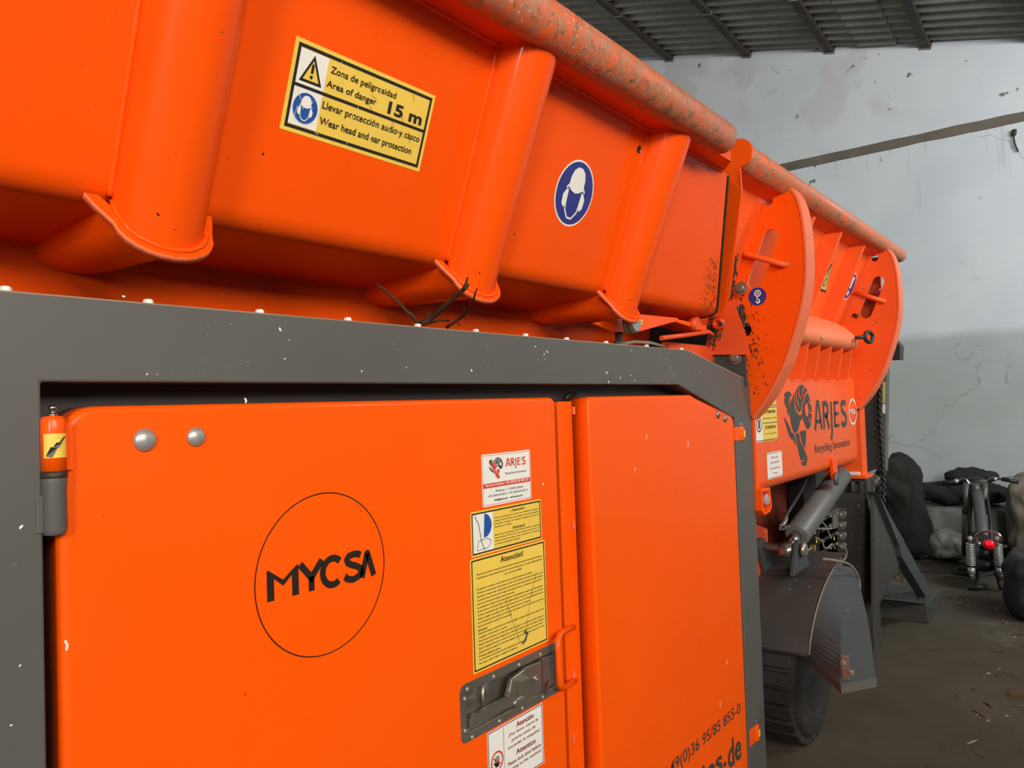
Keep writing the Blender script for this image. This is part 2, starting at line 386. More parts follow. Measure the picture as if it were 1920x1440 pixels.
# sloping corrugated roof: dA towards the viewer along the purlins, dB up the slope
r0 = P(1920, 70, X=WX); r1 = P(1190, 108, X=WX); dB = (r1-r0).normalized(); dA = -ray(2010, 758).normalized()
dN = dB.cross(dA); dN = dN if dN.z > 0 else -dN; dN.normalize()
mb = MB(); rows = []
n_ = 900
for i in range(n_+1):
    s = -.25 + i*(15.0/n_)
    h = .028*math.cos(2*math.pi*s/.19) + (.012 if (s % 2.4) < .16 else 0)
    rows.append([r0 + dA*s + dB*(-7) + dN*h, r0 + dA*s + dB*9 + dN*h])
mb.grid(rows, 'sheet')
roof = mb.build('ceiling'); tag(roof, kind='structure')
# a lapped joint where the upper sheets overlap the lower ones
mb = MB(); rows = []
for i in range(n_+1):
    s = -.25 + i*(15.0/n_); h = .028*math.cos(2*math.pi*s/.19) - .012
    rows.append([r0 + dA*s + dB*1.20 + dN*h, r0 + dA*s + dB*1.62 + dN*h])
mb.grid(rows, 'sheet'); tag(mb.build('trim_1'), kind='structure')
k = 2
for px, py in ((1255, 115), (1400, 108), (1555, 100), (1735, 92), (None, None)):
    q = P(px, py, X=WX) if px else P(1735, 92, X=WX) + (P(1735, 92, X=WX)-P(1555, 100, X=WX))
    mb = MB(); a = q - dA*.05 + Vector((0, 0, .01)); wv = dB*.045; up = dN*.12
    loop = [a-wv, a+wv, a+wv+up, a-wv+up]
    mb.prism(loop, dA*15, 'purlin')
    # bright nail strap round the purlin, and the mortar collar in the wall
    c = a + dA*(1.35 if k % 2 else 1.5)
    mb.prism([c-wv*1.1-dN*.004, c+wv*1.1-dN*.004, c+wv*1.1+up, c-wv*1.1+up], dA*.012, 'zinc')
    mb.prism([a-wv*1.35-dN*.02, a+wv*1.35-dN*.02, a+wv*1.35+up, a-wv*1.35+up], dA*.06, 'beam')
    tag(mb.build('trim_%d' % k), kind='structure'); k += 1
b0 = P(1475, 322, X=WX); b1 = P(1920, 227, X=WX); t1 = P(1920, 209, X=WX)
zb, zt = (b0.z+b1.z)/2, t1.z
mb = MB(); rows = []
for i in range(160):
    yy = -9 + 19*i/159; j = .012*noise.noise(Vector((yy*3, 0, 0))); j2 = .012*noise.noise(Vector((yy*3, 5, 0)))
    rows.append([Vector((WX, yy, zt+j)), Vector((WX-.02, yy, zt+j)), Vector((WX-.02, yy, zb+j2)), Vector((WX, yy, zb+j2))])
mb.grid(rows, 'beam', smooth=False); tag(mb.build('trim_%d' % k), kind='structure')

# ================================================================== THE SHREDDER
MC = empty('shredding_machine', (2.5, 2.2, 0), 'large orange and dark grey scrap shredding machine with hopper, doors and one wheel', 'machine')
YF = 1.2                                          # face of the grey frame
# ---------------- grey steel frame (door frame)
def F_(x, y, Y=YF): p = P(x, y, Y=Y); return (p.x, p.z)
zt_, zb_ = 1.783, 1.658
xl = F_(80, 900)[0]; xi = F_(1388, 1000)[0]; xo = F_(1415, 900)[0]
outer = [(-.5, .004), (xo, .004), (xo, 1.672), (F_(1290, 658)[0], zt_), (-.5, zt_)]
inner = [(xl, .06), (xi, .06), (xi, F_(1376, 785)[1]), (F_(1272, 720)[0], zb_), (xl, zb_)]
frame = plate([outer, inner], on_y(YF), (0, .10, 0), 'steel_frame', 'grey', MC, bevel=.004)
# thin dusty lip along the top edge
mb = MB(); xk = F_(1290, 658)[0]
mb.box((-.5, YF+.004, zt_), (xk, YF+.098, zt_+.0025), 'dust')
mb.prism([Vector((xk, YF+.002, zt_)), Vector((xk, YF+.098, zt_)), Vector((xo, YF+.098, 1.672)), Vector((xo, YF+.002, 1.672))], (0, 0, .0035), 'dust')
mb.build('dust_layer', frame)
for px, py in ((10, 537), (278, 561), (487, 580), (652, 597), (783, 608), (892, 620), (985, 629), (1062, 635), (1136, 643), (1212, 650), (1277, 656)):
    q = P(px, py, Y=YF+.03); b = MB()
    b.lathe((q.x, q.y, zt_), (0, 0, 1), [(0, .012), (.002, .012), (.0021, .0085), (.010, .0085), (.0125, .006)], 'whitebolt', 6)
    b.build('bolt', frame, .0008)
# dark recess behind the doors
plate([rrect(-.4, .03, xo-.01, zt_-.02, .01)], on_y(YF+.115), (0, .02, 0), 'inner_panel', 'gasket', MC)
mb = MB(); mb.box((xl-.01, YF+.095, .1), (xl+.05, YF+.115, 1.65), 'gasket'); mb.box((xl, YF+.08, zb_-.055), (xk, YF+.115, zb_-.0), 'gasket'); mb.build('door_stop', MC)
for px in (573, 637):
    q = P(px, 736, Y=YF+.10); b = MB(); b.lathe((q.x, YF+.116, q.z-.002), (0, -1, 0), [(0, .013), (.004, .013), (.0041, .007), (.008, .007)], 'zinc', 20); b.build('washer', MC)
# ---------------- doors
YD = 1.203; DT = .07
def door(outline, y, t, name, hole=None):
    """folded sheet-metal pan: rounded front rim, flat sides"""
    cx = sum(p[0] for p in outline)/len(outline); cz = sum(p[1] for p in outline)/len(outline)
    def ins(d):
        out = []; n = len(outline)
        for i, p in enumerate(outline):
            a = Vector(outline[i-1]); b = Vector(outline[(i+1) % n]); tt = (b-a).normalized(); nn = Vector((-tt.y, tt.x))
            out.append((p[0]+nn.x*d, p[1]+nn.y*d))
        return out
    mb = MB(); rings = []
    for d, yy in ((0, y+t), (0, y+.010), (.0016, y+.0045), (.0048, y+.0015), (.010, y)):
        rings.append([Vector((a, yy, b)) for a, b in ins(d)])
    mb.grid(rings, 'door', True, True)
    if hole:                                     # front sheet with the latch cut-out
        ho = rrect(*hole, .008, 4); cu = bpy.data.curves.new('l', 'CURVE'); cu.dimensions = '2D'; cu.fill_mode = 'BOTH'
        for lp in ([(v.x, v.z) for v in rings[-1]], ho):
            sp = cu.splines.new('POLY'); sp.points.add(len(lp)-1); sp.use_cyclic_u = True
            for q, p in zip(sp.points, lp): q.co = (p[0], p[1], 0, 1)
        to = bpy.data.objects.new('l', cu); me = bpy.data.meshes.new_from_object(to)
        mb.add([Vector((v.co.x, y, v.co.y)) for v in me.vertices], [list(p.vertices) for p in me.polygons], 'door', False)
        bpy.data.objects.remove(to); bpy.data.curves.remove(cu)
    else: mb.add(rings[-1], [list(range(len(outline)))], 'door', False)
    mb.add(rings[0], [list(range(len(outline)))[::-1]], 'door', False)
    return mb.build(name, MC)
lx0 = F_(113, 1000, YD)[0]; lx1 = F_(1047, 900, YD)[0]; dzt = 1.622
_a, _b = F_(864, 1390, YD), F_(1049, 1250, YD); LU0, LU1 = _a[0], _b[0]
LV0 = (F_(872, 1394, YD)[1]+F_(1048, 1295, YD)[1])/2; LV1 = (F_(867, 1280, YD)[1]+F_(1040, 1207, YD)[1])/2; LW, LH = LU1-LU0, LV1-LV0
LTRAY = (LU0+.05*LW, LV0+.14*LH, LU1-.04*LW, LV1-.15*LH)
ld = door(rrect(lx0, .075, lx1, dzt, [.01, .01, .022, .055], 8), YD, DT, 'engine_door', LTRAY)
rx0 = F_(1107, 850, YD)[0]; rx1 = F_(1381, 900, YD)[0]; rc = F_(1300, 735, YD); rd0 = F_(1374, 783, YD)
out = rrect(rx0, .075, rx1, dzt, [.01, .01, .001, .02], 6)
cut = [p for p in out if not (p[0] > rx1-.01 and p[1] > dzt-.05)]
idx = max(i for i, p in enumerate(out) if p[1] < .3 and p[0] > rx1-.05)
chf = [(rx1, rd0[1]-.03), (rx1-.006, rd0[1]-.008), (rx1-.022, rd0[1]+.010), (rc[0]+.02, dzt-.012), (rc[0]-.02, dzt)]
out2 = out[:idx+1] + chf + [p for p in out[idx+1:] if p[0] < rx1-.1]
rdo = door(out2, YD, DT, 'engine_door')
# centre strip between the doors
yS = YD+.05
cs0 = F_(1049, 900, yS)[0]; cs1 = F_(1073, 900, yS)[0]
strip = plate([rrect(cs0, .075, cs1+.01, F_(1055, 753, yS)[1], [.001, .001, .004, .012])], on_y(yS), (0, .02, 0), 'door_strip', 'door', MC, .002)
for py in (770, 985, 1265, 1385):
    q = P(1073, py, Y=yS); b = MB(); b.box((q.x-.003, yS-.008, q.z-.012), (q.x+.006, yS, q.z+.012), 'edge'); b.build('weld_tab', MC, .002)
mb = MB(); mb.tube([P(1060, 748, Y=yS+.01), P(1066, 741, Y=yS+.012), P(1078, 738, Y=yS+.02)], .006, 'hose', 8); mb.build('door_seal', MC)
# dome head bolts on the doors
def dome(px, py, r, par, m='zinc', y=YD):
    q = P(px, py, Y=y); b = MB(); b.lathe(q, (0, -1, 0), [(0, r), (r*.12, r), (r*.35, r*.82), (r*.5, r*.5), (r*.56, r*.15), (r*.56, 0)], m, 24)
    return b.build('dome_bolt', par)
dome(271, 825, .0185, ld); dome(367, 819, .0165, ld); dome(1346, 777, .016, rdo, 'dirty_zinc'); dome(1359, 785, .015, rdo, 'dirty_zinc')
# hinge at the left door: orange upper barrel with nipple, grey lower barrel
yh = YD-.004; hq0 = P(99, 780, Y=yh); hq1 = P(99, 888, Y=yh); hq2 = P(101, 1003, Y=yh); hr = .0165
mb = MB(); mb.lathe((hq0.x, yh, hq1.z), (0, 0, 1), [(0, hr), (hq0.z-hq1.z-.006, hr), (hq0.z-hq1.z-.001, hr*.85), (hq0.z-hq1.z, hr*.5)], 'door', 28)
mb.box((hq0.x, yh-.004, hq1.z+.004), (hq0.x+.024, yh+.03, hq0.z-.012), 'door')
hinge = mb.build('hinge', MC)
mb = MB(); mb.lathe((hq0.x, yh, hq0.z), (0, 0, 1), [(0, .007), (.003, .007), (.0031, .004), (.007, .0035), (.010, .0055), (.013, .0055), (.016, .003)], 'chrome', 16); mb.build('grease_nipple', hinge)
mb = MB(); mb.lathe((hq0.x, yh, hq1.z), (0, 0, -1), [(0, hr*1.03), (.012, hr*1.03), (.02, hr*.97), (hq1.z-hq2.z-.008, hr), (hq1.z-hq2.z, hr*.85)], 'grey', 28)
mb.box((hq0.x-.024, yh-.002, hq2.z+.004), (hq0.x, yh+.04, hq1.z-.03), 'grey'); mb.build('lower_barrel', hinge, .002)
mb = MB(); mb.lathe((hq0.x, yh, hq1.z), (0, 0, -1), [(-.004, hr*1.06), (.003, hr*1.09), (.007, hr*1.02)], 'grime', 28); mb.build('grease_ring', hinge)
# yellow label wrapped on the barrel, black grease gun symbol
lz0, lz1 = P(99, 858, Y=yh).z, P(99, 813, Y=yh).z; mb = MB(); rows = []
for i in range(13):
    a = R(205+ (318-205)*i/12); rows.append([Vector((hq0.x+(hr+.0006)*math.cos(a), yh+(hr+.0006)*math.sin(a), z)) for z in (lz0, lz1)])
mb.grid(rows, 'sy')
def wrap(pts):
    v = []
    for u, t in pts:
        a = R(205+113*u); v.append(Vector((hq0.x+(hr+.0024)*math.cos(a), yh+(hr+.0024)*math.sin(a), lz0+(lz1-lz0)*t)))
    mb.add(v, [list(range(len(v)))], 'sk')
wrap([(.12, .08), (.34, .03), (.52, .40), (.30, .46)]); wrap([(.38, .45), (.56, .41), (.68, .60), (.50, .64)]); wrap([(.58, .62), (.66, .60), (.86, .86), (.80, .88)])
mb.build('grease_label', hinge)
for (px, py) in ((1383, 813), (1411, 1378)):      # right door hinges
    q = P(px, py, Y=YD); h = .028 if px < 1400 else .032
    mb = MB(); mb.lathe((q.x+.035, YD+.002, q.z-h), (0, 0, 1), [(0, .016), (2*h, .016)], 'door', 20); mb.box((q.x-.04, YD-.006, q.z-h), (q.x+.035, YD+.01, q.z+h), 'door')
    hb = mb.build('hinge', MC, .001)
    mb = MB(); mb.box((q.x+.030, YD-.0155, q.z-.016), (q.x+.046, YD-.0142, q.z+.012), 'sy'); mb.build('grease_label', hb)
    mb = MB(); mb.lathe((q.x+.035, YD, q.z+h), (0, 0, 1), [(0, .006), (.006, .004), (.012, .005), (.014, .002)], 'chrome', 12); mb.build('grease_nipple', hb)
# round bar handle
mb = MB(); hp = [P(1075, 1176, Y=yS), P(1068, 1178, Y=yS-.03), P(1056, 1184, Y=YD-.012), P(1049, 1190, Y=YD-.028), P(1046, 1200, Y=YD-.034), P(1047, 1225, Y=YD-.034), P(1048, 1255, Y=YD-.034), P(1049, 1280, Y=YD-.034), P(1052, 1288, Y=YD-.028), P(1060, 1288, Y=YD-.012), P(1070, 1281, Y=yS-.03), P(1078, 1276, Y=yS)]
mb.tube(hp, .0085, 'door', 14); mb.build('door_handle', MC)
# ---------------- lettering and stickers on the doors
def HP(p, y=YD): q = P(*p, Y=y); return q.x, q.z
DX = (1, 0, 0); DZ = (0, 0, 1)
def door_decal(): return Decal((0, YD, 0), DX, DZ, .0005)
RAM = {'dark': [
  [(548,350),(566,326),(592,318),(618,338),(628,366),(606,384),(590,425),(577,500),(604,410),(612,410),(600,500),(590,592),(574,560),(568,500),(548,455),(545,400),(562,385),(548,372)],
  [(532,592),(556,632),(592,715),(612,800),(616,862),(592,832),(566,750)],
  [(605,775),(636,796),(645,850),(652,930),(636,905),(618,840)],
  [(664,350),(690,290),(708,262),(738,243),(776,258),(802,300),(818,350),(838,430),(850,520),(852,600),(842,680),(826,738),(800,768),(778,752),(762,700),(742,640),(735,560),(748,470),(782,405),(760,412),(742,455),(722,540),(700,565),(676,520),(662,440)]],
 'face': [
  [(640,372),(657,330),(652,420),(656,500),(676,562),(704,594),(733,590),(734,636),(706,664),(694,722),(680,762),(660,786),(634,784),(618,736),(602,640),(598,540),(614,450)],
  [(652,796),(690,790),(700,890),(742,990),(760,1060),(742,1104),(700,1112),(684,1050),(662,910)],
  [(700,776),(772,770),(768,870),(748,985),(716,890)],
  [(706,1122),(738,1116),(768,1052),(774,1108),(752,1190),(738,1172),(712,1164),(704,1146)]]}
GAPS = [[(706,278),(700,350),(722,410)], [(770,262),(742,330),(744,400)], [(806,330),(774,360),(760,400)], [(676,330),(672,420),(700,500)], [(842,480),(812,440)], [(850,590),(815,560)], [(836,690),(806,640)]]
HOLE = [(785+22*math.cos(2*math.pi*i/18), 540+78*math.sin(2*math.pi*i/18)) for i in range(18)]
def ram(D, u0, v0, u1, v1, dark, face, bg, k=3):
    T = lambda p: (u0+(p[0]-532)/(852-532)*(u1-u0), v1-(p[1]-243)/(1190-243)*(v1-v0))
    for pl in RAM['dark']: D.loops([[T(p) for p in pl]], dark, k)
    for pl in RAM['face']: D.loops([[T(p) for p in pl]], face, k)
    t = (u1-u0)*.022
    for g in GAPS: D.stroke([T(p) for p in g], t, bg, k+1.5)
    D.poly([T(p) for p in HOLE], bg, k+1.5)
def arjes(D, u0, v0, u1, v1, m, k=3, drop=.38):
    """bold wordmark, the J hanging below the line; (v0, v1) = base line and cap height"""
    h = v1-v0; w_ = (u1-u0); t = w_*.047
    X_ = lambda a: u0+a*w_; Y_ = lambda b: v0+b*h
    S = lambda pts, tt=t: D.stroke([(X_(a), Y_(b)) for a, b in pts], tt, m, k)
    S([(.02, 0), (.095, .97), (.135, .97), (.20, 0)]); S([(.06, .30), (.18, .30)], h*.14)
    S([(.27, 0), (.27, .93), (.36, .93), (.395, .80), (.395, .62), (.36, .50), (.29, .50)]); S([(.335, .5), (.42, 0)])
    S([(.50, 1), (.50, -.10), (.485, -drop*.75), (.455, -drop)])
    S([(.60, 0), (.60, 1)]); S([(.60, .94), (.735, .94)], h*.13); S([(.60, .52), (.72, .52)], h*.13); S([(.60, .06), (.735, .06)], h*.13)
    S([(.965, .86), (.93, .94), (.86, .94), (.825, .84), (.83, .66), (.87, .55), (.93, .46), (.965, .32), (.955, .14), (.91, .05), (.85, .05), (.81, .16)])
# big round customer logo
D = door_decal(); c = P(596, 1082, Y=YD); cx, cz = (HP((465, 1090))[0]+HP((728, 1050))[0])/2, (HP((632, 920))[1]+HP((575, 1240))[1])/2
r_ = (HP((632, 920))[1]-HP((575, 1240))[1])/2
D.ring(cx, cz, r_-.0022, r_, 'inkk', 2, 96)
def big(pts, t, m='inkk'): D.stroke(pts, t, m, 2)
m0 = HP((500, 1100)); m1 = HP((700, 1060)); ub = m0[0]; ue = m1[0]; bz = HP((502, 1129))[1]; tz = HP((500, 1072))[1]; hh = tz-bz; ww = ue-ub; tt = ww*.052
g = lambda a, b: (ub+a*ww, bz+b*hh)
D.loops([[g(0, 0), g(.058, 0), g(.058, .72), g(.135, .42), g(.212, .72), g(.212, 0), g(.27, 0), g(.27, 1.02), g(.255, 1.02), g(.135, .62), g(.015, 1.02), g(0, 1.02)]], 'inkk', 2)
big([g(.285, 1.0), g(.385, .46), g(.485, 1.0)], tt); big([g(.385, .50), g(.385, 0)], tt)
big([g(.585+.095*math.cos(R(a)), .50+.47*math.sin(R(a))) for a in range(42, 322, 14)], tt)
big([g(x, y) for x, y in ((.865, .86), (.835, .93), (.79, .95), (.745, .91), (.725, .80), (.735, .67), (.775, .57), (.825, .48), (.862, .37), (.868, .22), (.835, .09), (.785, .03), (.735, .08), (.70, .20))], tt)
big([g(.875, 0), g(.935, .92)], tt); big([g(1.0, 0), g(.935, .92)], tt); D.poly([g(.91, .86), g(.96, .86), g(.945, 1.0), g(.925, 1.0)], 'inkk', 2.3)
D.build('round_logo', ld, 'thin black circle around five bold black letters')
# white service sticker
D = door_decal(); a0 = HP((905, 952)); a1 = HP((993, 843)); u0, v0, u1, v1 = a0[0], HP((905, 952))[1], a1[0], a1[1]
W_, H_ = u1-u0, v1-v0
D.loops([rrect(u0, v0, u1, v1, .005, 4)], 'sw', 1); D.frame(u0+.003, v0+.003, u1-.003, v1-.003, .0012, 'sr', 2)
ram(D, u0+.13*W_, v0+.50*H_, u0+.42*W_, v0+.92*H_, 'ink', 'sr', 'sw')
arjes(D, u0+.47*W_, v0+.72*H_, u0+.90*W_, v0+.87*H_, 'sr', 3)
D.text('Recycling Innovation', u0+.46*W_, v0+.55*H_, u0+.90*W_, v0+.61*H_, 'ink')
D.rect(u0+.003, v0+.35*H_, u1-.003, v0+.44*H_, 'sr', 2); D.text('Service-Hotline: +49 (3695) 85 855-20', u0+.06*W_, v0+.365*H_, u0+.94*W_, v0+.43*H_, 'sw', 3, .01)
D.text('Werksweg 1  |  D-36433 Leimbach', u0+.25*W_, v0+.24*H_, u0+.82*W_, v0+.30*H_, 'inkk')
D.text('+49 (3695) 85 855-0  +49 (3695) 85 855-14', u0+.10*W_, v0+.16*H_, u0+.92*W_, v0+.215*H_, 'inkk')
D.text('info@arjes.de   www.arjes.de', u0+.22*W_, v0+.07*H_, u0+.80*W_, v0+.13*H_, 'inkk', 3, .015)
D.build('service_sticker', ld, 'white sticker with red band and ram head')
# helmet / ear protection pictogram
def helmet(D, cu, cv, r, blue, white, k=2):
    D.disc(cu, cv, r*1.06, white, k, 40); D.disc(cu, cv, r, blue, k+1, 40)
    q = lambda a, b: (cu+a*r, cv+b*r)
    D.poly([q(-.42, .18), q(-.40, .48), q(-.30, .70), q(-.12, .82), q(.12, .82), q(.30, .70), q(.40, .48), q(.42, .18), q(.2, .07), q(0, .03), q(-.2, .07)], white, k+2)
    D.stroke([q(-.52, .10), q(-.42, .20), q(-.2, .08), q(0, .04), q(.2, .08), q(.42, .20), q(.52, .10)], r*.07, white, k+2.3)
    D.poly([q(-.50, .05), q(-.38, .10), q(-.34, -.40), q(-.46, -.52), q(-.60, -.40), q(-.62, -.12)], white, k+2)
    D.poly([q(.50, .05), q(.62, -.12), q(.60, -.40), q(.46, -.52), q(.34, -.40), q(.38, .10)], white, k+2)
    D.stroke([q(-.36, -.40), q(-.33, -.58), q(-.12, -.80), q(.12, -.80), q(.33, -.58), q(.36, -.40)], r*.06, white, k+2)
# torn yellow notice
D = door_decal(); u0, u1 = HP((883, 1020))[0], HP((1015, 985))[0]; v0 = (HP((885, 1046))[1]+HP((1016, 1010))[1])/2; v1 = HP((1014, 935))[1]
W_, H_ = u1-u0, v1-v0
D.loops([rrect(u0, v0, u1, v1, .003, 3)], 'sy', 1.2); D.frame(u0+.004, v0+.004, u1-.004, v1-.004, .0035, 'sk', 2.2)
D.rect(u0+.0076, v0+.0076, u0+.29*W_, v1-.0076, 'sw', 2.4)
D.ring(u0+.17*W_, v1-.35*H_, .0, .10*W_, 'sb', 3, 24, -95, 85)
D.stroke([(u0+.05*W_, v1-.10*H_), (u0+.10*W_, v1-.30*H_), (u0+.13*W_, v1-.70*H_), (u0+.17*W_, v1-.90*H_)], .0022, 'latch', 3.6)
D.stroke([(u0+.07*W_, v0+.12*H_), (u0+.09*W_, v0+.32*H_), (u0+.2*W_, v0+.36*H_), (u0+.26*W_, v0+.28*H_), (u0+.22*W_, v0+.14*H_), (u0+.07*W_, v0+.12*H_)], .0015, 'greymetal', 3.6)
D.text('¡ Atención!', u0+.54*W_, v0+.82*H_, u0+.74*W_, v0+.90*H_, 'sk', 3, .015)
for i, s in enumerate(('Antes de la puesta en marcha, lea el manual de manejo y', 'ponga en marcha. Llevar casco, gafas y la protección auditiva', 'antes de comenzar el trabajo, la máquina se pone en', 'movimiento con peligro')):
    D.text(s, u0+.31*W_, v0+(.745-.07*i)*H_, u0+(.96 if i < 3 else .55)*W_, v0+(.79-.07*i)*H_, 'sk', 3, .008)
D.text('Attention!', u0+.56*W_, v0+.42*H_, u0+.74*W_, v0+.49*H_, 'sk', 3, .015)
for i, s in enumerate(('Read the operating instructions before starting', 'the machine. Wear head, eye and ear protection as', 'well as gloves when the machine is running', 'or when somebody is nearby')):
    D.text(s, u0+.31*W_, v0+(.35-.07*i)*H_, u0+(.96 if i < 3 else .66)*W_, v0+(.395-.07*i)*H_, 'sk', 3, .008)
D.build('notice_sticker', ld, 'torn yellow sticker with a half blue circle')
# long yellow notice sheet
D = door_decal(); u0, u1 = HP((884, 1150))[0], HP((1024, 1110))[0]; v1 = (HP((882, 1052))[1]+HP((1018, 1010))[1])/2; v0 = (HP((888, 1265))[1]+HP((1026, 1202))[1])/2
W_, H_ = u1-u0, v1-v0
D.loops([rrect(u0, v0, u1, v1, .003, 3)], 'sy', 1); D.frame(u0+.004, v0+.004, u1-.004, v1-.004, .0035, 'sk', 2)
D.text('Atención!', u0+.37*W_, v0+.90*H_, u0+.68*W_, v0+.955*H_, 'sk', 3, .015)
rnd = random.Random(5)
L_ = ['Antes de la puesta en marcha de la instalación, tiene que leerse el manual de manejo y', 'mantenimiento. Hay también información sobre el montaje técnico y la guía de Mantenimiento', 'de su protección ARJES.', '', 'El operador y manejo a una presión alta de aceite produce gran peligro.', 'El técnico consulta antes cada momento, sobre todo al fin que se encuentra eléctrico lo que', 'entonces el operar antes el interruptor de la tensión del equipamiento con el mecanismo',
      'La presión antes del control al origen tiene todo momento a maniobrar con autoridad.', 'por el uso del manual reglamentario al manejo.', 'La instalación controla en los casos siguientes el mantenimiento seguro antes del siguiente.', 'El electricista de mando antes, al encendido siempre listo para el equipo de la planta.', 'Se hacen movimientos de la máquina en marcha antes el uso y las chapas. Mantenimiento de',
      'reparar a seguir sus medidas sobre medio mantenimiento a compuerta.', 'Le contratamos para trabajar los controles, antes listo la señal a la dirección de servicio', 'paso y en marcha y también los accesorios.', 'desconecte.', 'Antes del manejo se quede libre de la dirección ARJES, se debe de desconectar siempre la red',
      'y asegurar contra puesta en marcha.', 'Antes de un arranque con la línea del manejo el equipo en el modo de servicio respecto a', 'Nunca retire de la red los dispositivos o líneas del mismo servicio de trabajo ni seguro', 'Esto va seguido de un paro antes del servicio. Con la red parada se revisa la línea.', 'Antes de un paro seguir los controles colgados para el cierre manual, seguro por el uso.', 'El técnico debe de cerrar.', 'Las entradas autorizadas para los instalaciones de esta zona.', 'No toque nada ni deje la máquina sin vigilancia.']
for i, s in enumerate(L_):
    if not s: continue
    vv = v0+(.84-.0325*i)*H_; ln = min(.88, .0103*len(s)); uu = u0+.07*W_ if i != 2 else u0+.42*W_
    D.text(s, uu, vv, uu+ln*W_, vv+.021*H_, 'sk', 3, .008)
D.stroke([(u0+.66*W_, v0+.19*H_), (u0+.70*W_, v0+.16*H_), (u0+.67*W_, v0+.11*H_), (u0+.63*W_, v0+.08*H_)], .007, 'latch', 4); D.stroke([(u0+.86*W_, v0+.72*H_), (u0+.76*W_, v0+.48*H_), (u0+.68*W_, v0+.16*H_)], .0009, 'ink', 4)
D.stroke([(u0+.42*W_, v0+.55*H_), (u0+.52*W_, v0+.30*H_), (u0+.60*W_, v0+.10*H_)], .0009, 'ink', 4); D.stroke([(u0+.30*W_, v0+.85*H_), (u0+.34*W_, v0+.06*H_)], .0007, 'sw', 4)
D.build('notice_sheet', ld, 'long yellow sheet of small black text')
# white door notice under the latch
D = door_decal(); u0, u1 = HP((913, 1385))[0], HP((1017, 1330))[0]; v1 = (HP((913, 1373))[1]+HP((1015, 1320))[1])/2; v0 = v1 - .155
W_, H_ = u1-u0, v1-v0
D.rect(u0, v0, u1, v1, 'sw', 1); D.frame(u0+.002, v0+.002, u1-.003, v1-.002, .0025, 'smar', 2); D.rect(u0+.27*W_, v0+.03*H_, u0+.276*W_, v1-.05*H_, 'smar', 2)
D.ring(u0+.15*W_, v0+.50*H_, .085*W_, .105*W_, 'sr', 3, 30)
hu, hv, hs = u0+.15*W_, v0+.48*H_, W_*.06
D.poly([(hu-.5*hs, hv-.8*hs), (hu+.5*hs, hv-.8*hs), (hu+.6*hs, hv), (hu-.6*hs, hv)], 'sk', 2.6)
for a_, l_ in ((-.5, .9), (-.2, 1.1), (.12, 1.15), (.45, .95)): D.stroke([(hu+a_*hs, hv-.1*hs), (hu+a_*1.3*hs, hv+l_*hs)], hs*.2, 'sk', 2.6)
D.stroke([(hu-.4*hs, hv-.4*hs), (hu-1.0*hs, hv+.1*hs)], hs*.22, 'sk', 2.6); D.stroke([(u0+.085*W_, v0+.565*H_), (u0+.215*W_, v0+.43*H_)], .0025, 'sr', 3.3)
for s, a_, b_, vv, hh_, bo in (('Atención', .50, .82, .84, .085, .02), ('¡Por favor cierre la', .36, .90, .745, .06, .01), ('puerta antes de', .41, .85, .65, .06, .01), ('encender la máquina!', .34, .92, .555, .06, .01),
                           ('Attention', .48, .84, .415, .085, .02), ('Please lock door before', .33, .94, .31, .06, .01), ('turning on the machine!', .33, .94, .21, .06, .01)):
    D.text(s, u0+a_*W_, v0+vv*H_, u0+b_*W_, v0+(vv+hh_)*H_, 'smar', 3, bo)
D.build('door_notice', ld, 'white sticker with maroon text and a hand symbol')
# lettering on the right door
D = door_decal(); z0 = HP((1388, 1341))[1]; z1 = HP((1385, 1318))[1]; ua, ub_ = HP((1317, 1390))[0], HP((1388, 1330))[0]
sc = (ub_-ua)/11
D.text('+49(0)36 95/85 855-0', ua-sc*9.2, z0-.002, ub_, z1+.001, 'ink', 2, .008)
D.build('telephone_number', rdo, 'small dark grey telephone number'); D = door_decal()
uc, ud = HP((1364, 1410))[0], HP((1389, 1395))[0]; dz0 = HP((1389, 1419))[1]-.004; dz1 = HP((1370, 1380))[1]-.012
D.text('de', uc, dz0, ud, dz1, 'ink', 2, .025); D.text('arjes.', uc-(ud-uc)*2.9, dz0, uc-(ud-uc)*.12, dz1, 'ink', 2, .02)
D.build('web_address', rdo, 'large dark grey web address')
for (par, lst) in ((rdo, ((1290, 832, .02), (1212, 819, .012), (1190, 880, .008), (1350, 1320, .018), (1363, 1242, .014))), (ld, ((460, 751, .007), (124, 1210, .012), (1018, 908, .006)))):
    for px, py, l in lst:
        mb = MB(); q = P(px, py, Y=YD); Dq = Decal((q.x, YD, q.z), DX, DZ, .0004); Dq.stroke([(0, -l*.6), (.0015, 0), (-.0015, l*.6)], .0035, 'sw', 1); mb.add(Dq.mb.v, Dq.mb.f, 'sw'); mb.build('paint_chip', par)

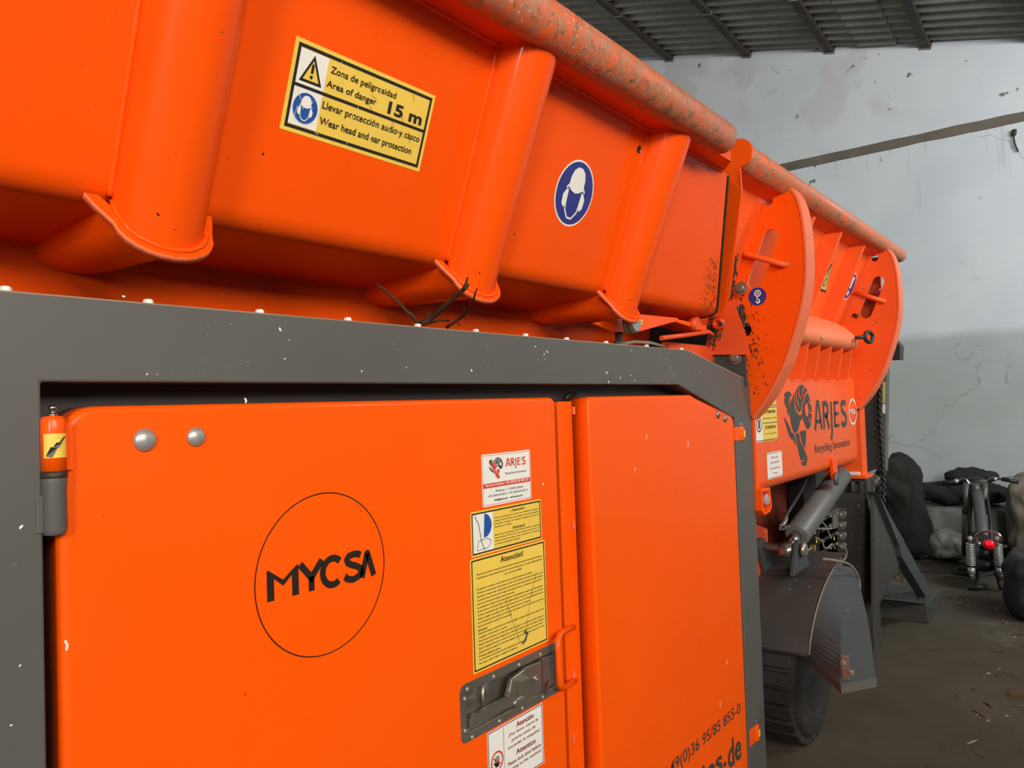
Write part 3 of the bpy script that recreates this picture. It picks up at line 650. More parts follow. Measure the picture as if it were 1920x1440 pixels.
# ---------------- recessed latch
la = HP((864, 1390)); lb = HP((1049, 1250)); u0, u1 = la[0], lb[0]; v0 = (HP((872, 1394))[1]+HP((1048, 1295))[1])/2; v1 = (HP((867, 1280))[1]+HP((1040, 1207))[1])/2
W_, H_ = u1-u0, v1-v0
latch = plate([rrect(u0, v0, u1, v1, .018, 6), rrect(u0+.05*W_, v0+.14*H_, u1-.04*W_, v1-.15*H_, .008, 4)], on_y(YD-.003), (0, .004, 0), 'door_latch', 'latch', MC, .0008)
mb = MB(); ru0, rv0, ru1, rv1 = u0+.05*W_, v0+.14*H_, u1-.04*W_, v1-.15*H_; yb = YD+.040
mb.box((ru0-.001, YD-.001, rv0-.002), (ru0+.002, yb, rv1), 'latch'); mb.box((ru1-.002, YD-.001, rv0), (ru1+.001, yb, rv1), 'latch')
mb.box((ru0, YD-.001, rv0-.002), (ru1, yb, rv0+.002), 'latch'); mb.box((ru0, YD-.001, rv1-.002), (ru1, yb, rv1+.001), 'latch'); mb.box((ru0, yb-.002, rv0), (ru1, yb, rv1), 'latch')
mb.build('latch_tray', latch)
q = lambda a, b: (u0+a*W_, v0+b*H_)
for a_, b_ in ((.06, .90), (.035, .76), (.03, .22), (.09, .05), (.30, .90), (.55, .90), (.78, .90), (.965, .93), (.34, .07), (.57, .07), (.79, .07), (.97, .10)):
    c = q(a_, b_); b = MB(); b.lathe((c[0], YD-.003, c[1]), (0, -1, 0), [(0, .0048), (.0015, .0044), (.002, .0022), (.0021, .0018), (.0009, .0016)], 'zinc', 16); b.build('rivet', latch)
mb = MB(); yl = YD-.010
body = [q(.47, .20), q(.56, .12), q(.66, .17), q(.92, .20), q(.92, .80), q(.80, .82), q(.78, .78), q(.62, .80), q(.56, .76), q(.47, .72), q(.44, .50), q(.42, .42), q(.10, .40), q(.07, .36), q(.07, .22), q(.10, .18), q(.40, .22)]
lever = plate([body], on_y(yl+.004), (0, .014, 0), 'lever', 'latch', latch, .003)
mb = MB(); mb.box((*q(.775, .21)[:1], yl+.0035, q(.775, .21)[1]), (q(.785, 0)[0], yl+.0045, q(0, .80)[1]), 'gasket'); mb.build('lever_seam', latch)
mb = MB(); k0 = q(.50, .42); k1 = q(.60, .66); mb.box((k0[0], yl-.010, k0[1]), (k1[0], yl+.004, k1[1]), 'latch')
for i in range(6):
    xx = k0[0]+(k1[0]-k0[0])*(i+.25)/6; mb.box((xx, yl-.0125, k0[1]+.002), (xx+(k1[0]-k0[0])/12, yl-.010, k1[1]-.002), 'latch')
mb.build('push_button', latch, .0006)
mb = MB(); c = q(.53, .24); mb.ball((c[0], yl+.003, c[1]), .016, 'latch', (1.5, .35, .8)); mb.build('thumb_rest', latch)
mb = MB(); c = q(.70, .52); mb.lathe((c[0], yl+.004, c[1]), (0, -1, 0), [(0, .0085), (.003, .0085), (.0065, .006), (.0068, .0035), (.004, .003)], 'latch', 24); mb.build('key_cylinder', latch)
mb = MB(); c = q(.285, .5); mb.lathe((c[0], yb-.012, rv0+.01), (0, 0, 1), [(0, .005), (rv1-rv0-.02, .005)], 'latch', 16); mb.build('spring_pin', latch)

# ---------------- hopper
def wy(z): return YB - KW*(z-ZB)
ZT = 2.400
def xend(y): return min(2.886, 2.886-1.5*(1.2-y)) if y < 1.2 else 2.886
hopper = empty('hopper', (1.3, 1.3, 1.9), None, None)
attach(hopper, MC)
def bend_profile():
    pts = [(wy(ZT), ZT)]
    d1 = Vector((KW, -1)).normalized(); d2 = Vector((.27, -.021)).normalized(); r = .055
    ang = math.acos(max(-1, min(1, d1.dot(d2)))); tl = r*math.tan(ang/2); a = Vector((YB, ZB))-d1*tl; b = Vector((YB, ZB))+d2*tl
    for i in range(11):
        t = i/10; pts.append(tuple((1-t)**2*a+2*t*(1-t)*Vector((YB, ZB))+t*t*b))
    pts += [(1.462, 1.9146), (1.478, 1.912), (1.487, 1.903), (1.49, 1.885), (1.52, 1.70)]
    return pts
BP = bend_profile()
mb = MB(); inner_ = [(y+.012, z+.004) for y, z in BP]
loop = BP+inner_[::-1]; r0_ = [Vector((-.4, y, z)) for y, z in loop]; r1_ = [Vector((xend(y), y, z)) for y, z in loop]
n = len(loop)
mb.add(r0_+r1_, [(i, (i+1) % n, n+(i+1) % n, n+i) for i in range(n)], 'orange', True)
mb.add(r1_, [list(range(n))], 'orange'); skin = mb.build('side_wall', hopper)
skin.data.set_sharp_from_angle(angle=R(40))
for p in skin.data.polygons: p.use_smooth = True
# soffit under the rim and the scraped rim pipe
YPc, ZPc, RP = .930, 2.431, .0505
mb = MB(); so = [(wy(ZT)+.004, ZT), (.955, 2.394), (.955, 2.43), (wy(ZT)+.004, 2.43)]
mb.add([Vector((-.4, y, z)) for y, z in so]+[Vector((xend(y)-.04, y, z)) for y, z in so], [(0,1,5,4),(1,2,6,5),(2,3,7,6),(3,0,4,7),(4,5,6,7)], 'orange'); mb.build('rim_soffit', hopper)
mb = MB(); XE = 2.355
mb.tube([(-.4, YPc, ZPc), (XE-.02, YPc, ZPc), (XE-.006, YPc, ZPc), (XE, YPc, ZPc)], [RP, RP, RP*.96, RP*.80], 'worn', 36)
rp_ = mb.build('rim_pipe', hopper)
def weld(pts, r, par, m='orange', name='weld_bead', seed=1):
    out = []; rr = random.Random(seed); pts = [Vector(p) for p in pts]
    for a, b in zip(pts[:-1], pts[1:]):
        k = max(2, int((b-a).length/.012))
        for i in range(k): out.append(a.lerp(b, i/k))
    out.append(pts[-1]); mb = MB(); mb.tube(out, [r*rr.uniform(.85, 1.15) for _ in out], m, 8); return mb.build(name, par)
weld([(-.4, wy(ZT)-.002, ZT-.002), (xend(wy(ZT))-.05, wy(ZT)-.002, ZT-.002)], .006, hopper)
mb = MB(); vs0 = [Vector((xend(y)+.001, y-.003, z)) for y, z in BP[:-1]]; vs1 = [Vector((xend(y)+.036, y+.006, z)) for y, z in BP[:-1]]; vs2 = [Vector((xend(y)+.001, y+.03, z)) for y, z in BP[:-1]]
mb.grid([vs0, vs1, vs2], 'black', False); mb.build('end_gap_shade', hopper)  # black strip standing in for the shade inside the open end gap
# U-section ribs: upper leg on the wall, mitred at a collar, lower leg under the belly
HWR, DR = .071, .066
def rib_section(hw=HWR, d=DR, n=12):
    pts = [(-hw, 0), (-hw*1.0, d*.30)]
    for i in range(n+1):
        a = math.pi - math.pi*i/n; pts.append((hw*.97*math.cos(a)*(1 if abs(math.cos(a)) < 1 else 1), d*.34+d*.66*math.sin(a)))
    return pts+[(hw, d*.30), (hw, 0)]
NO = Vector((0, -1, -KW)).normalized(); S_ = rib_section()
def top_pt(u, d, Xc): w0 = Vector((Xc+u, wy(ZT), ZT)); return w0+NO*d + Vector((0, KW, -1)).normalized()*(-.0 if d == 0 else 0) + Vector((0, -KW*0, 0))
def mitre(u, d, Xc, k=1.0): return Vector((Xc+u, YB-.060/.086*d*k, ZB-.095/.086*d*k))
for Xc in (.632, 1.398, 2.110, -.15):
    rib = empty('rib', (Xc, 1.15, 1.85), None, None); attach(rib, MC)
    A = []; B = []; Cc = []
    for u, d in S_:
        t = top_pt(u, d*1.42, Xc); dn = Vector((0, KW, -1)).normalized()
        t = t + dn*((t.z-(2.397-.0))/dn.z*-1 if abs(t.z-2.397) > 1e-6 else 0)
        A.append(t); B.append(mitre(u, d, Xc)); Cc.append(Vector((Xc+u, 1.50, 1.912-d*.62)))
    mb = MB(); mb.grid([A, B], 'orange', True); up_ = mb.build('upper_leg', rib); up_.data.set_sharp_from_angle(angle=R(35))
    mb = MB(); mb.grid([B, Cc], 'orange', True); mb.build('lower_leg', rib)
    # collar plate on the mitre, a little larger than the section with two ears
    col = []
    S2 = [(-HWR-.040, -.004), (-HWR-.030, .012)] + [(u*1.17, d*1.0+.013) for u, d in S_[2:-2]] + [(HWR+.020, .012), (HWR+.026, -.004)]
    S3 = [(-HWR-.040, -.006)] + [(HWR+.026, -.006)]
    mn = Vector((0, 1, -.6)).normalized(); outp = [mitre(u, d, Xc) for u, d in S2]; 
    mb = MB(); nn_ = len(outp); th = Vector((0, .0085, -.0085))*.9
    inn = [mitre(u, max(d-.02, -.004) if i not in (0, nn_-1) else -.004, Xc) for i, (u, d) in enumerate([(u*.9, d) for u, d in S2])]
    for off in (-th*.5, th*.5): mb.grid([[p+off for p in outp], [p+off for p in inn]], 'edge' if off is None else 'orange', False)
    mb.grid([[p-th*.5 for p in outp], [p+th*.5 for p in outp]], 'edge', True)
    mb.build('collar', rib)
    weld([p - th*.6 for p in [mitre(u*1.03, d+.003, Xc) for u, d in S_]], .0045, rib, 'orange', 'collar_weld', 3)
    weld([a+NO*.001 for a in (A[0]+Vector((-.003, 0, 0)), B[0]+Vector((-.003, 0, .01)))], .005, rib, 'orange', 'seam_weld', 5)
    weld([a+Vector((0, -.002, -.001)) for a in A], .0055, rib, 'orange', 'top_weld', 6)
# hole in the wall plate
q = PW(1198, 280); mb = MB(); mb.lathe(q+NO*.0008, NO, [(-.002, .011), (0, .011)], 'black', 20); mb.build('drain_hole', hopper); mb = MB(); mb.lathe(q+Vector((.006, 0, -.004))+NO*.0016, NO, [(0, .0045), (.0004, .0045)], 'zinc', 12); mb.build('drain_glint', hopper)
mb = MB(); rg = random.Random(31)
for i in range(150):
    t = rg.random()**.7; px = 1341+(1-t)*6 - abs(rg.gauss(0, 13)); py = 480+t*110+rg.gauss(0, 6); q = PW(px, py)+NO*.0007
    l = rg.uniform(.003, .012); a_ = Vector((.35, .1, 1)).normalized()*l; b_ = Vector((1, 0, 0))*rg.uniform(.0006, .002)
    mb.add([q-a_-b_, q-a_+b_, q+a_+b_, q+a_-b_], [(0, 1, 2, 3)], rg.choice(('grime', 'rust')) if 'rust' in M else 'grime')
tag(mb.build('grime_streaks', hopper), kind='stuff')
# stickers on the hopper
WV = Vector((0, -KW, 1)).normalized()
def wall_decal(): return Decal((0, YB+KW*ZB-0, 0), DX, WV, .0006)
def wl(px, py): p = PW(px, py); rel = p-Vector((0, YB+KW*ZB, 0)); return rel.x, rel.dot(WV)
D = wall_decal(); cs = [wl(*p) for p in ((556, 67), (817, 180), (785, 322), (523, 240))]
u0 = (cs[0][0]+cs[3][0])/2; u1 = (cs[1][0]+cs[2][0])/2; v1 = (cs[0][1]+cs[1][1])/2; v0 = (cs[2][1]+cs[3][1])/2; W_, H_ = u1-u0, v1-v0
q = lambda a, b: (u0+a*W_, v0+b*H_)
D.rect(u0, v0, u1, v1, 'sy', 1); D.frame(*q(.022, .045), *q(.978, .955), .0058, 'sk', 2.2); D.rect(*q(.04, .09), *q(.215, .91), 'sw', 1.7); D.rect(*q(.03, .50), *q(.97, .535), 'sk', 2.4)
D.loops([[q(.065, .575), q(.185, .575), q(.125, .86)]], 'sy', 2.6); D.stroke([q(.066, .585), q(.186, .585), q(.126, .85), q(.066, .585), q(.10, .585)], .0042, 'sk', 3.2)
D.stroke([q(.126, .78), q(.126, .68)], .0055, 'sk', 3.2); D.disc(*q(.126, .64), .0032, 'sk', 3.2, 14)
helmet(D, *q(.125, .295), .0265, 'sb', 'sw', 2.4)
D.text('Zona de peligrosidad', *q(.235, .745), *q(.70, .845), 'sk', 3, .01); D.text('Area of danger', *q(.225, .585), *q(.57, .685), 'sk', 3, .012)
D.text('15 m', *q(.66, .57), *q(.93, .72), 'sk', 3, .03)
D.text('Llevar protección audio y casco', *q(.225, .335), *q(.945, .445), 'sk', 3, .01); D.text('Wear head and ear protection', *q(.225, .155), *q(.90, .265), 'sk', 3, .012)
rr = random.Random(9)
for i in range(16):
    a_, b_ = rr.uniform(.05, .95), rr.uniform(.05, .95); D.stroke([q(a_, b_), q(a_+rr.uniform(-.03, .05), b_+rr.uniform(-.2, .2))], .0007, 'sw', 4)
for i in range(8):
    a_, b_ = rr.uniform(.5, .95), rr.uniform(.4, .95); D.stroke([q(a_, b_), q(a_+rr.uniform(.01, .06), b_-rr.uniform(.0, .16))], .0007, 'sk', 4)
D.build('danger_zone_sticker', hopper, 'yellow and white danger zone sticker')
D = wall_decal(); ce = [wl(*p) for p in ((1077, 299), (1077, 424), (1040, 365), (1113, 355))]
helmet(D, (ce[2][0]+ce[3][0])/2, (ce[0][1]+ce[1][1])/2, .0835, 'sbn', 'sw', 1)
D.build('helmet_sticker', hopper, 'round blue and white helmet sticker')
# ---------------- feeding section behind the hopper: slotted wing plates, ribs, second rim
feed = empty('feed_section', (4.0, 1.3, 1.5), None, None); attach(feed, MC)
K2 = .44
def wy2(z): return 1.2 - K2*(z-2.21)
rp2y, rp2z, R2 = 1.02, 2.495, .0455
mb = MB(); pf = [(wy2(2.45), 2.45), (wy2(1.9), 1.9), (wy2(1.9)+.02, 1.9), (wy2(2.45)+.02, 2.45)]
def xs2(y): return min(2.95, 2.95-1.5*(1.2-y))
mb.add([Vector((xs2(y), y, z)) for y, z in pf]+[Vector((4.99, y, z)) for y, z in pf], [(0,1,5,4),(1,2,6,5),(2,3,7,6),(3,0,4,7),(0,1,2,3),(4,5,6,7)], 'far_orange'); mb.build('side_wall', feed)
mb = MB(); so = [(wy2(2.432)+.004, 2.432), (1.035, 2.452), (1.035, 2.48), (wy2(2.44)+.004, 2.47)]
mb.add([Vector((2.76, y, z)) for y, z in so]+[Vector((5.05, y, z)) for y, z in so], [(0,1,5,4),(1,2,6,5),(2,3,7,6),(3,0,4,7),(0,1,2,3),(4,5,6,7)], 'far_orange'); mb.build('rim_soffit', feed)
mb = MB(); x0 = 2.73; x1 = 5.50
mb.tube([(x0, rp2y, rp2z), (x1-.03, rp2y, rp2z), (x1-.008, rp2y, rp2z), (x1, rp2y, rp2z)], [R2, R2, R2*.95, R2*.75], 'worn', 32); mb.build('rim_pipe', feed)
# end cheek closing the section towards the hopper: round nose on the pipe, narrow flange down the wall
ck = []
for i in range(13):
    a = R(95+ (265-95)*i/12); ck.append((rp2y+.053*math.cos(a), rp2z+.053*math.sin(a)))
ck = [(1.10, 2.548)]+ck+[(wy(2.40)-.012, 2.40), (wy(2.36)-.024, 2.36), (wy(2.0)-.030, 2.0), (wy(1.93)-.01, 1.93), (wy2(1.93)+.01, 1.93), (wy2(2.45)+.01, 2.45)]
def ckx(z): return 2.72 if z > 2.40 else 2.72+(2.40-z)*.43
mb = MB(); mb.prism([Vector((ckx(z), y, z)) for y, z in ck], (.012, .0, 0), 'orange'); mb.build('end_cheek', feed, .001)
# wing plates
arc = [(.998, 2.462), (.975, 2.42), (.959, 2.353), (.951, 2.265), (.950, 2.175), (.955, 2.08), (.968, 2.002), (.985, 1.935), (1.004, 1.874), (1.027, 1.81), (1.051, 1.745), (1.087, 1.678), (1.124, 1.614), (1.16, 1.563), (1.196, 1.518)]
def smooth(pts, n=4):
    out = []
    for i in range(len(pts)-1):
        p0 = pts[max(i-1, 0)]; p1 = pts[i]; p2 = pts[i+1]; p3 = pts[min(i+2, len(pts)-1)]
        for k in range(n):
            t = k/n; out.append(tuple(.5*((2*p1[c])+(-p0[c]+p2[c])*t+(2*p0[c]-5*p1[c]+4*p2[c]-p3[c])*t*t+(-p0[c]+3*p1[c]-3*p2[c]+p3[c])*t**3) for c in (0, 1)))
    return out+[pts[-1]]
arc = smooth(arc)
def wing(X, inner, holes, m, me_):
    g_ = empty('wing_plate', (X, 1.1, 1.52), None, None); attach(g_, MC)
    plate([arc+inner]+holes, lambda a, b: Vector((X, a, b)), (.016, 0, 0), 'plate', m, g_, .0015, edge=me_)
    mb = MB(); fw = .105; th = .011; rows = []
    for i, (y, z) in enumerate(arc):
        a = Vector(arc[max(i-1, 0)]); b = Vector(arc[min(i+1, len(arc)-1)]); t = (b-a).normalized(); nn = Vector((t.y, -t.x));  # outward = smaller y
        if nn.x > 0: nn = -nn
        f = fw if i < len(arc)-8 else fw*(.55+.45*(len(arc)-1-i)/8)
        o = nn*th
        rows.append([Vector((X-.004, y, z)), Vector((X-.004, y+o.x, z+o.y)), Vector((X+f, y+o.x, z+o.y)), Vector((X+f, y, z))])
    mb.grid(rows, 'edge', False, True); mb.add(rows[0], [(0, 1, 2, 3)], 'edge'); mb.add(rows[-1], [(0, 1, 2, 3)], 'edge'); mb.build('curved_flange', g_, .001)
    return g_
def yz(px, py, X): q = P(px, py, X=X); return q.y, q.z
X1, X2 = 3.22, 5.0
in1 = [(1.215, 1.60), yz(1401, 690, X1), yz(1398, 652, X1), yz(1372, 655, X1), yz(1358, 610, X1), yz(1368, 565, X1), yz(1396, 478, X1), yz(1432, 384, X1), yz(1432, 362, X1)]
s0, s1 = yz(1446, 445, X1), yz(1416, 528, X1); sc_ = ((s0[0]+s1[0])/2, (s0[1]+s1[1])/2); ang = math.atan2(s0[1]-s1[1], s0[0]-s1[0]); ln_ = math.hypot(s0[0]-s1[0], s0[1]-s1[1])/2
w1 = wing(X1, in1, [circ(yz(1440, 377, X1), .020, 20), slot(sc_, .034, ln_, ang), circ(yz(1398, 619, X1), .026, 24)], 'orange', 'edge')
w2 = wing(X2, [(1.30, 1.52), (1.30, 2.1), (1.16, 2.468)], [circ((yz(1640, 484, X2)), .020, 20), slot(((yz(1646, 535, X2)[0]+yz(1624, 580, X2)[0])/2, (yz(1646, 535, X2)[1]+yz(1624, 580, X2)[1])/2), .034, ln_, ang)], 'far_orange', 'pale_orange')
mb = MB(); mb.tube([P(1393, 474, X=X1-.02), P(1400, 477, X=X1-.025), P(1466, 495, X=X1-.025), P(1473, 497, X=X1-.01)], .013, 'far_orange', 14); mb.build('welded_bar', w1)
mb = MB(); mb.tube([P(1470, 497, X=X1-.012), P(1478, 495, X=X1-.012)], .008, 'knob', 8); mb.build('bar_tip', w1)
mb = MB(); mb.tube([P(1604, 548, X=X2-.02), P(1660, 566, X=X2-.02)], .013, 'far_orange', 12); mb.build('welded_bar', w2)
mb = MB(); mb.box((5.16, 1.07, 1.95), (5.18, 1.40, 2.45), 'rust_orange'); mb.build('inner_cheek', feed)
# red valve with pale rod seen through the far slot
q = P(1634, 560, X=X2+.12); mb = MB(); mb.ball(q, .03, 'redknob', (.6, 1, 1)); mb.tube([q+Vector((0, .03, -.01)), q+Vector((0, .07, -.015))], .018, 'brass', 12); mb.tube([q, q+Vector((0, -.05, .06))], .012, 'redknob', 10); mb.build('red_valve', feed)
mb = MB(); mb.tube([P(1600, 590, X=X2-.004), P(1608, 594, X=X2-.006)], .011, 'grime', 10); mb.build('key_hole', w2)
# folded guard plate with grease behind the pin hole
g1 = [yz(*p, X1-.03) for p in ((1373, 565), (1363, 590), (1360, 620), (1366, 650), (1380, 672), (1392, 668), (1384, 630), (1383, 600), (1388, 562))]
mb = MB(); mb.prism([Vector((X1-.035, a, b)) for a, b in g1], (.03, 0, 0), 'rust_orange'); mb.build('pivot_lug', w1, .002)
rg = random.Random(3)
mb = MB(); cc = Vector((X1-.034, *yz(1389, 612, X1))); 
for i in range(420):
    rz = rg.gauss(.0, .042); ry = rg.gauss(0, .006+.012*max(0, 1-abs(rz)/.08))
    p = cc + Vector((0, ry + rz*-.15, rz)); rad = abs(rg.gauss(.0030, .0018))+.0008; mb.ball(p+Vector((.002, 0, 0)), rad, 'grime', (.6, 1, 1.6), 4)
tag(mb.build('grease_clump', w1), kind='stuff')
mb = MB()
for i in range(120):
    a = rg.random(); py = 560+ a*190; px = 1400 + rg.gauss(8, 13)+(py-650)*.12
    if rg.random() < .4: px = rg.gauss(1412, 14); py = rg.gauss(655, 14)
    y_, z_ = yz(px, py, X1)
    if z_ < 1.62 and y_ < 1.11: continue
    l = rg.uniform(.002, .007); t_ = rg.uniform(-.6, .6)
    mb.add([Vector((X1-.0006, y_-l*.3, z_-l)), Vector((X1-.0006, y_+l*.4, z_-l*.6)), Vector((X1-.0006, y_+l*.3+t_*l, z_+l)), Vector((X1-.0006, y_-l*.4+t_*l, z_+l*.7))], [(0, 1, 2, 3)], 'grime')
tag(mb.build('grease_spatter', w1), kind='stuff')
mb = MB()
for i in range(150):
    t = rg.random(); q = P(1380+rg.gauss(0, 2.5)-t*9, 476+t*84, X=X1-.10); mb.ball(q, rg.uniform(.001, .004), 'grime', (.5, .7, 2.6), 4)
tag(mb.build('oil_streak', w1), kind='stuff')
# lifting hook sticker
D = Decal((X1, 0, 0), (0, -1, 0), DZ, .0006); y_, z_ = yz(1420, 556, X1); y_ = -y_
D.disc(y_, z_, .0385, 'sbn', 1, 36); D.ring(y_+.002, z_+.013, .010, .0145, 'sw', 2, 24); D.disc(y_+.002, z_+.013, .006, 'sw', 2, 16); D.disc(y_+.002, z_+.013, .003, 'sbn', 3, 10)
D.stroke([(y_+.002, z_), (y_-.003, z_-.008), (y_+.004, z_-.014)], .004, 'sw', 2); D.ring(y_+.002, z_-.020, .0035, .0100, 'sw', 2, 24, -190, 60)
D.build('hook_sticker', w1, 'round navy lifting hook sticker')
def hexbolt(c, ax, r, par, m='dirty_zinc', name='hex_bolt'):
    b = MB(); b.lathe(c, ax, [(0, r*1.35), (r*.2, r*1.35)], m, 24); b.lathe(Vector(c)+Vector(ax).normalized()*r*.2, ax, [(0, r), (r*.62, r), (r*.72, r*.82)], m, 6); return b.build(name, par)
hexbolt(P(1389, 541, X=X1-.05), (-1, 0, .1), .021, w1); hexbolt(P(1363, 641, X=X1-.05), (-1, 0, 0), .020, w1)
# box ribs on the feed wall
for px, py in ((1530, 403), (1580, 434), (1623, 463)):
    xo_ = P(px, py, Y=1.02).x
    mb = MB(); w_ = .022
    a = [Vector((xo_-w_, wy2(2.43), 2.43)), Vector((xo_-w_, 1.02, 2.425)), Vector((xo_, 1.02, 2.425)), Vector((xo_, wy2(2.43), 2.43))]
    b = [Vector((xo_-w_, wy2(1.94), 1.94)), Vector((xo_-w_, wy2(1.94)-.085, 1.94)), Vector((xo_, wy2(1.94)-.085, 1.94)), Vector((xo_, wy2(1.94), 1.94))]
    mb.grid([a, b], 'far_orange', False); mb.build('box_rib', feed, .003)
# stickers between the ribs
N2 = Vector((0, -1, -K2)).normalized(); V2 = Vector((0, -K2, 1)).normalized(); O2 = Vector((0, 1.2+K2*2.21, 0))
def w2l(px, py):
    d = ray(px, py); n = Vector((0, 1, K2)); t = (1.2+K2*2.21-n.dot(C0))/n.dot(d); p = C0+d*t-O2; return p.x, p.dot(V2)
D = Decal(O2, DX, V2, .0015); a = w2l(1540, 546); b = w2l(1560, 492); s_ = .085; zz0, zz1 = a[1], b[1]; uu = (a[0]+b[0])/2
D.loops([[(uu-s_, zz0), (uu+s_, zz0), (uu, zz1)]], 'sk', 1); D.loops([[(uu-s_*.82, zz0+.012), (uu+s_*.82, zz0+.012), (uu, zz1-.02)]], 'syf', 2)
D.ring(uu, zz0+(zz1-zz0)*.32, .018, .024, 'sk', 3, 24); D.stroke([(uu, zz0+(zz1-zz0)*.5), (uu, zz0+(zz1-zz0)*.7)], .008, 'sk', 3); D.build('warning_triangle_sticker', feed, 'yellow warning triangle')
D = Decal(O2, DX, V2, .0015); a = w2l(1585, 562); b = w2l(1602, 511); uu = (a[0]+b[0])/2; vv = (a[1]+b[1])/2; r_ = abs(b[1]-a[1])/2
D.disc(uu, vv, r_, 'sw', 1); D.disc(uu, vv, r_*.92, 'sbn', 2); D.poly([(uu-.012, vv-r_*.15), (uu+.012, vv-r_*.15), (uu+.018, vv+r_*.7), (uu-.018, vv+r_*.7)], 'sw', 3); D.disc(uu, vv-r_*.5, .016, 'sw', 3); D.build('mandatory_sign_sticker', feed, 'round blue sticker with a white exclamation mark')
D = Decal(O2, DX, V2, .0015); a = w2l(1507, 482); D.disc(a[0], a[1], .07, 'smar', 1); D.disc(a[0], a[1], .06, 'sw', 2); D.disc(a[0], a[1]+.01, .035, 'smar', 3); D.build('prohibition_sticker', feed, 'round white and maroon sticker')
# rounded roller cover with notched top deck, eye bolt
prof = [(1.32, 2.06), (1.24, 2.035), (1.16, 1.99), (1.115, 1.945), (1.088, 1.90), (1.10, 1.868), (1.13, 1.850), (1.18, 1.845), (1.30, 1.845)]
xr = P(1612, 650, Y=1.1).x
mb = MB(); rows = [[Vector((3.24, y, z)) for y, z in prof]]
for t in range(7):
    f = math.sin(R(15*t)); rows.append([Vector((xr-.10+.10*f, 1.22+(y-1.22)*(1-.35*(1-math.cos(R(15*t)))), 1.91+(z-1.91)*(1-.35*(1-math.cos(R(15*t)))))) for y, z in prof])
mb.grid(rows, 'pale_orange', True); mb.add(rows[-1], [list(range(len(prof)))], 'pale_orange'); rc_ = mb.build('roller_cover', feed)
dome(1543, 634, .008, rc_, 'zinc', 1.088)
q = P(1629, 632, Y=1.02); mb = MB(); ring_ = [q+Vector((math.cos(2*math.pi*i/20)*.036, math.cos(2*math.pi*i/20)*-.012, math.sin(2*math.pi*i/20)*.028)) for i in range(20)]
mb.tube(ring_, .011, 'blackmetal', 10, closed=True); mb.tube([q+Vector((-.04, .01, 0)), q+Vector((-.08, .05, -.005))], .010, 'blackmetal', 10); mb.build('eye_bolt', feed)
# dark recess with thin fins
mb = MB(); mb.box((3.24, 1.31, 1.66), (4.9, 1.33, 1.92), 'far_orange'); mb.build('fin_backing', feed)
for px in (1497, 1519, 1541, 1563, 1581):
    xx = P(px, 698, Y=1.17).x; mb = MB(); mb.prism([Vector((xx, 1.15, 1.69)), Vector((xx, 1.115, 1.862)), Vector((xx, 1.32, 1.87)), Vector((xx, 1.32, 1.69))], (.012, 0, 0), 'far_orange'); mb.build('fin', feed, .001)
# ---------------- side panel with the maker's emblem
YP = 1.205; pz0, pz1 = P(1612, 868, Y=YP).z, P(1600, 705, Y=YP).z; px0_, px1_ = 3.235, P(1606, 760, Y=YP).x
def prof_panel():
    pts = [(1.36, pz1), (YP+.05, pz1)]
    for i in range(7): a = R(90+15*i); pts.append((YP+.045+.045*math.cos(a), pz1-.045+.045*math.sin(a)))
    for i in range(7): a = R(180+15*i); pts.append((YP+.055+.055*math.cos(a), pz0+.055+.055*math.sin(a)))
    return pts+[(1.36, pz0)]
pp = prof_panel(); mb = MB(); rows = [[Vector((px0_, y, z)) for y, z in pp]]
for t in range(7):
    f = R(15*t); k_ = 1-math.cos(f); rows.append([Vector((px1_-.04+.04*math.sin(f), y+(.04*k_ if y < 1.3 else 0), z-(z-1.46)/.25*.03*k_)) for y, z in pp])
mb.grid(rows, 'far_orange', True); mb.add(rows[-1], [list(range(len(pp)))], 'far_orange'); panel = mb.build('side_panel', MC)
def pl(px, py): q = P(px, py, Y=YP); return q.x, q.z
def panel_decal(): return Decal((0, YP, 0), DX, DZ, .0012)
D = panel_decal(); a = pl(1470, 800); b = pl(1523, 800); zt2 = pl(1503, 721)[1]; zb2 = pl(1503, 877)[1]
ram(D, a[0], zb2, b[0], zt2, 'ink', 'ink', 'far_orange', 1); D.build('ram_emblem', panel, 'dark grey ram head emblem')
D = panel_decal(); a = pl(1527, 803); b = pl(1589, 798); arjes(D, a[0], (pl(1532, 806)[1]+pl(1585, 799)[1])/2, b[0], (pl(1538, 756)[1]+pl(1587, 749)[1])/2, 'ink', 1, .42); D.build('maker_name', panel, 'large dark grey bold lettering')
D = panel_decal(); a = pl(1528, 850); b = pl(1593, 835); D.text('Recycling Innovation', a[0], pl(1530, 855)[1], b[0], pl(1530, 835)[1]+.004, 'ink', 1, .008); D.build('maker_slogan', panel, 'thin dark lettering under the big letters')
D = panel_decal(); a = pl(1591, 771); b = pl(1606, 771); r0x = (b[0]-a[0])/2; cx_, cz_ = (a[0]+b[0])/2, (pl(1598, 747)[1]+pl(1598, 797)[1])/2; rz = (pl(1598, 747)[1]-pl(1598, 797)[1])/2
for i in range(40):
    a1, a2 = R(9*i), R(9*i+9)
    D.poly([(cx_+r0x*math.cos(a1), cz_+rz*math.sin(a1)), (cx_+r0x*.9*math.cos(a1), cz_+(rz-.012)*math.sin(a1)), (cx_+r0x*.9*math.cos(a2), cz_+(rz-.012)*math.sin(a2)), (cx_+r0x*math.cos(a2), cz_+rz*math.sin(a2))], 'sw', 1)
D.text('MYCSA', cx_-r0x*.7, cz_-.013, cx_+r0x*.7, cz_+.016, 'sw', 1, .02); D.build('oval_logo', panel, 'thin white ring with tiny white letters')
